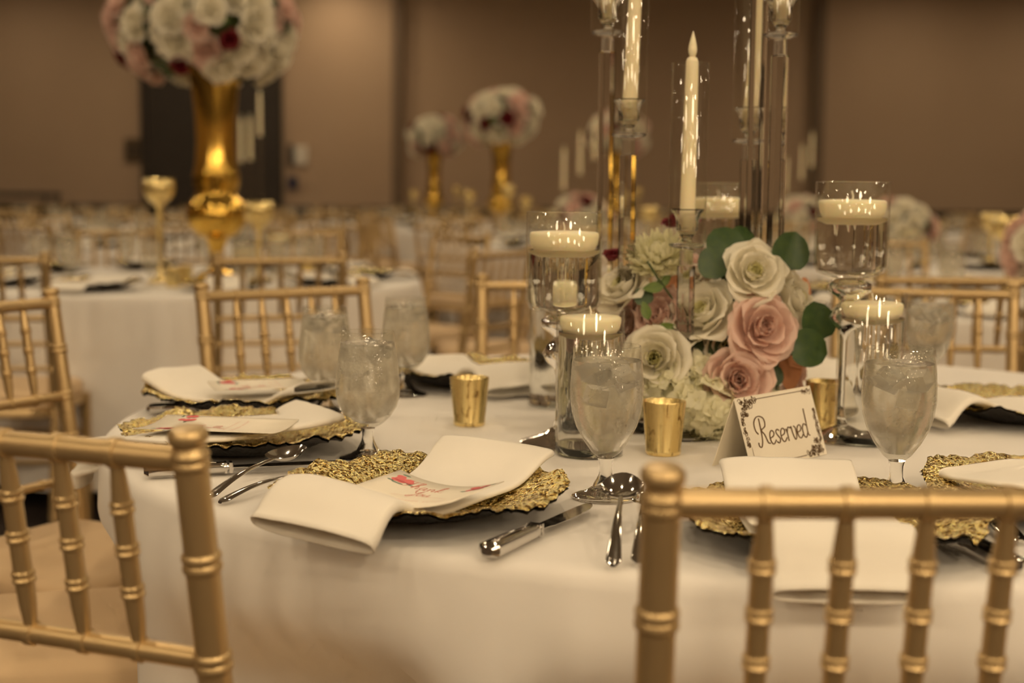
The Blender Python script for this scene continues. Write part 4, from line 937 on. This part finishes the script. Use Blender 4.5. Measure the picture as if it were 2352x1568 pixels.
def pedestal_votive(x, y, h, label, group):
    t = thing('pedestal_votive', label, 'votive', (x, y, TZ+.0008), 0, group)
    MB().lathe([(.001, 0), (.05, 0), (.05, .006), (.014, .02), (.010, .05), (.010, h-.11), (.016, h-.10), (.03, h-.085)], 24).build('stem', M_MERCURY, t, True, None)
    MB().lathe([(.001, h-.09), (.035, h-.085), (.055, h-.06), (.060, h-.03), (.055, h), (.052, h), (.056, h-.03), (.045, h-.06), (.001, h-.075)], 28).build('bowl', M_MERCURY, t, True, None)
    return t
def far_taper(x, y, z, label, group):
    t = thing('led_taper', label, 'candle', (x, y, TZ+.0008), 0, group)
    MB().lathe([(.001, 0), (.04, 0), (.04, .008), (.011, .012), (.011, z-TZ-.01), (.024, z-TZ), (.001, z-TZ+.002)], 10).build('crystal_stick', M_THIN, t, True, 40)
    MB().lathe([(.001, z-TZ), (.0125, z-TZ), (.010, z-TZ+.25), (.006, z-TZ+.256), (.006, z-TZ+.268), (.001, z-TZ+.29)], 10).build('wax_body', M_TAPER, t)
    return t
def far_float(x, y, h, label, group):
    t = thing('candle_cylinder', label, 'candle glass', (x, y, TZ+.0008), 0, group)
    MB().lathe([(.045, 0), (.045, h)], 24).build('glass_wall', M_FAR_GLASS, t); MB().lathe([(.001, h-.06), (.042, h-.05), (.042, h-.035), (.001, h-.032)], 20).build('floating_candle', M_WAX, t); return t
# second table, tall gold vase
T2 = Vector((-1.28, 5.5, 0)); D2 = 'the table with the big gold trumpet vase'; G2 = 'the trumpet vase table'
table(T2.x, T2.y, D2, 21, None, .9)
for k in range(10):
    a = math.radians(-101+36*k); rr = 1.43 if k > 1 else 1.40
    place_chair(T2.x+rr*math.cos(a), T2.y+rr*math.sin(a), face_rz(-math.cos(a), -math.sin(a))+(.25 if k == 0 else -.15 if k == 1 else 0), ('gold chair backing onto ' if k < 2 else 'gold chair drawn up to ')+D2+(', its cushion showing' if k == 0 else ''), 'chairs at '+G2)
    far_setting(T2.x, T2.y, a, D2, G2)
v2 = at_y(497, 440, 5.5); tall_vase(v2.x, 5.5, 'big gold trumpet vase with round bulb filled with roses', None)
fc = at_y(472, 62, 5.5); bouquet(fc.x, 5.5, fc.z, .33, 100, .062, 'huge ball of cream, blush and burgundy roses in the big gold vase', None, 12, .70)
p = at_y(364, 410, 5.25); pedestal_votive(p.x, 5.25, p.z-TZ, 'mercury gold goblet votive beside the big trumpet vase', None)
p = at_y(594, 462, 5.3); pedestal_votive(p.x, 5.3, p.z-TZ, 'lower gold goblet votive in front of the tapers', None)
for px, py, dd in ((554, 372, 8.8), (575, 368, 8.95), (597, 312, 8.85)):
    p = at_y(px, py, dd); far_taper(p.x, dd, p.z, 'ivory taper on a clear stick showing past the big trumpet vase', 'tapers past the trumpet vase')
for px, dd, hh in ((640, 5.6, .2), (560, 5.15, .16)): far_float(at_y(px, 500, dd).x, dd, hh, 'floating candle glass on '+D2, 'candle glasses on '+G2)
for px, dd in ((395, 5.0), (425, 5.1), (705, 5.3)):
    p = at_y(px, 600, dd); o = MB().lathe([(.001, 0), (.0235, 0), (.0292, .07), (.027, .07), (.02, .01), (.001, .01)], 20).build('gold_votive', M_MERCURY); o.location = (p.x, dd, TZ+.0008); tag(o, 'small gold votive on '+D2, 'votive', 'votives on '+G2)
# further tables
def far_table(cx, cy, kind, seed):
    desc = {'tall': 'a far table with a slim gold vase', 'low': 'a far table with low flowers and tapers', 'bare': 'a far table without flowers', 'pink': 'the table with a low mound, no tapers'}[kind]
    grp = {'tall': 'slim vase tables', 'low': 'low flower tables', 'bare': 'far plain tables', 'pink': 'low pink flower table'}[kind]
    table(cx, cy, desc, seed, grp)
    ph = random.Random(seed).uniform(0, .6)
    for k in range(10):
        a = ph+2*PI*k/10; place_far_chair(cx+1.44*math.cos(a), cy+1.44*math.sin(a), face_rz(-math.cos(a), -math.sin(a)), 'gold chair drawn up to '+desc, 'chairs at '+grp)
        far_setting(cx, cy, a, desc, grp)
    if kind == 'tall':
        tall_vase(cx, cy, 'slim gold trumpet vase standing on a far table', 'slim gold vases', 20)
        bouquet(cx, cy, TZ+.98, .31, 46, .085, 'ball of cream, blush and burgundy roses in a slim far vase', 'far vase bouquets', seed, .75, reds=.14)
        for k in range(3): pedestal_votive(cx+.3*math.cos(k*2.1+seed), cy+.3*math.sin(k*2.1+seed), .3+.05*k, 'mercury gold goblet votive on a far vase table', 'far goblet votives')
    if kind in ('low', 'pink'):
        bouquet(cx, cy, TZ+.165, .17, 30, .06, 'low mound of white and pink flowers on '+(desc if kind == 'low' else 'the table before the wall'), 'low flower mounds', seed, .85, reds=.1)
        if kind == 'low':
            for k, zz in enumerate((1.12, 1.22, 1.32)): far_taper(cx+(-.12+.1*k), cy+(.1-.13*(k % 2)), zz, 'ivory taper rising from the low flowers of a far table', 'far tapers')
        for k in range(3): far_float(cx+.28*math.cos(k*2.1+seed), cy+.28*math.sin(k*2.1+seed), .2+.03*k, 'floating candle glass on '+desc, 'candle glasses on '+grp)
        pedestal_votive(cx+.42, cy-.2, .26, 'mercury gold goblet votive on '+desc, 'goblet votives on '+grp)
# table beyond the chairs that stand past the floating candles
T3 = Vector((1.78, 4.75, 0)); D3 = 'the table with one tall gold votive'; G3 = 'the single votive table'
table(T3.x, T3.y, D3, 33, None, .9)
for k in range(10):
    a = math.radians(-119+36*k); rr = 1.43 if k > 1 else 1.40
    place_chair(T3.x+rr*math.cos(a), T3.y+rr*math.sin(a), face_rz(-math.cos(a), -math.sin(a))+(.45 if k == 0 else 0), ('dark-backed gold chair backing onto ' if k == 0 else 'gold chair drawn up to ')+D3, 'chairs at '+G3)
    far_setting(T3.x, T3.y, a, D3, G3)
p = at_y(2320, 497, 4.85); pedestal_votive(p.x, 4.85, p.z-TZ, 'tall mercury gold votive on the table past the gold chairs', None)
bouquet(T3.x+.05, T3.y-.02, TZ+.165, .17, 30, .06, 'low mound of pink and white roses beside the tall gold votive', None, 91, .85, reds=.1)
for i, (cx_, cy_, kd) in enumerate(((.45, 9.3, 'low'), (-.108, 12.7, 'tall'), (-.96, 17.3, 'tall'), (1.16, 15.9, 'tall'), (2.31, 11.4, 'low'), (1.98, 7.35, 'pink'), (-2.1, 8.9, 'bare'), (-3.3, 12.0, 'bare'), (-1.78, 14.7, 'bare'), (-4.6, 14.8, 'bare'), (4.45, 12.8, 'bare'), (3.78, 15.9, 'bare'))):
    far_table(cx_, cy_, kd, 50+i)
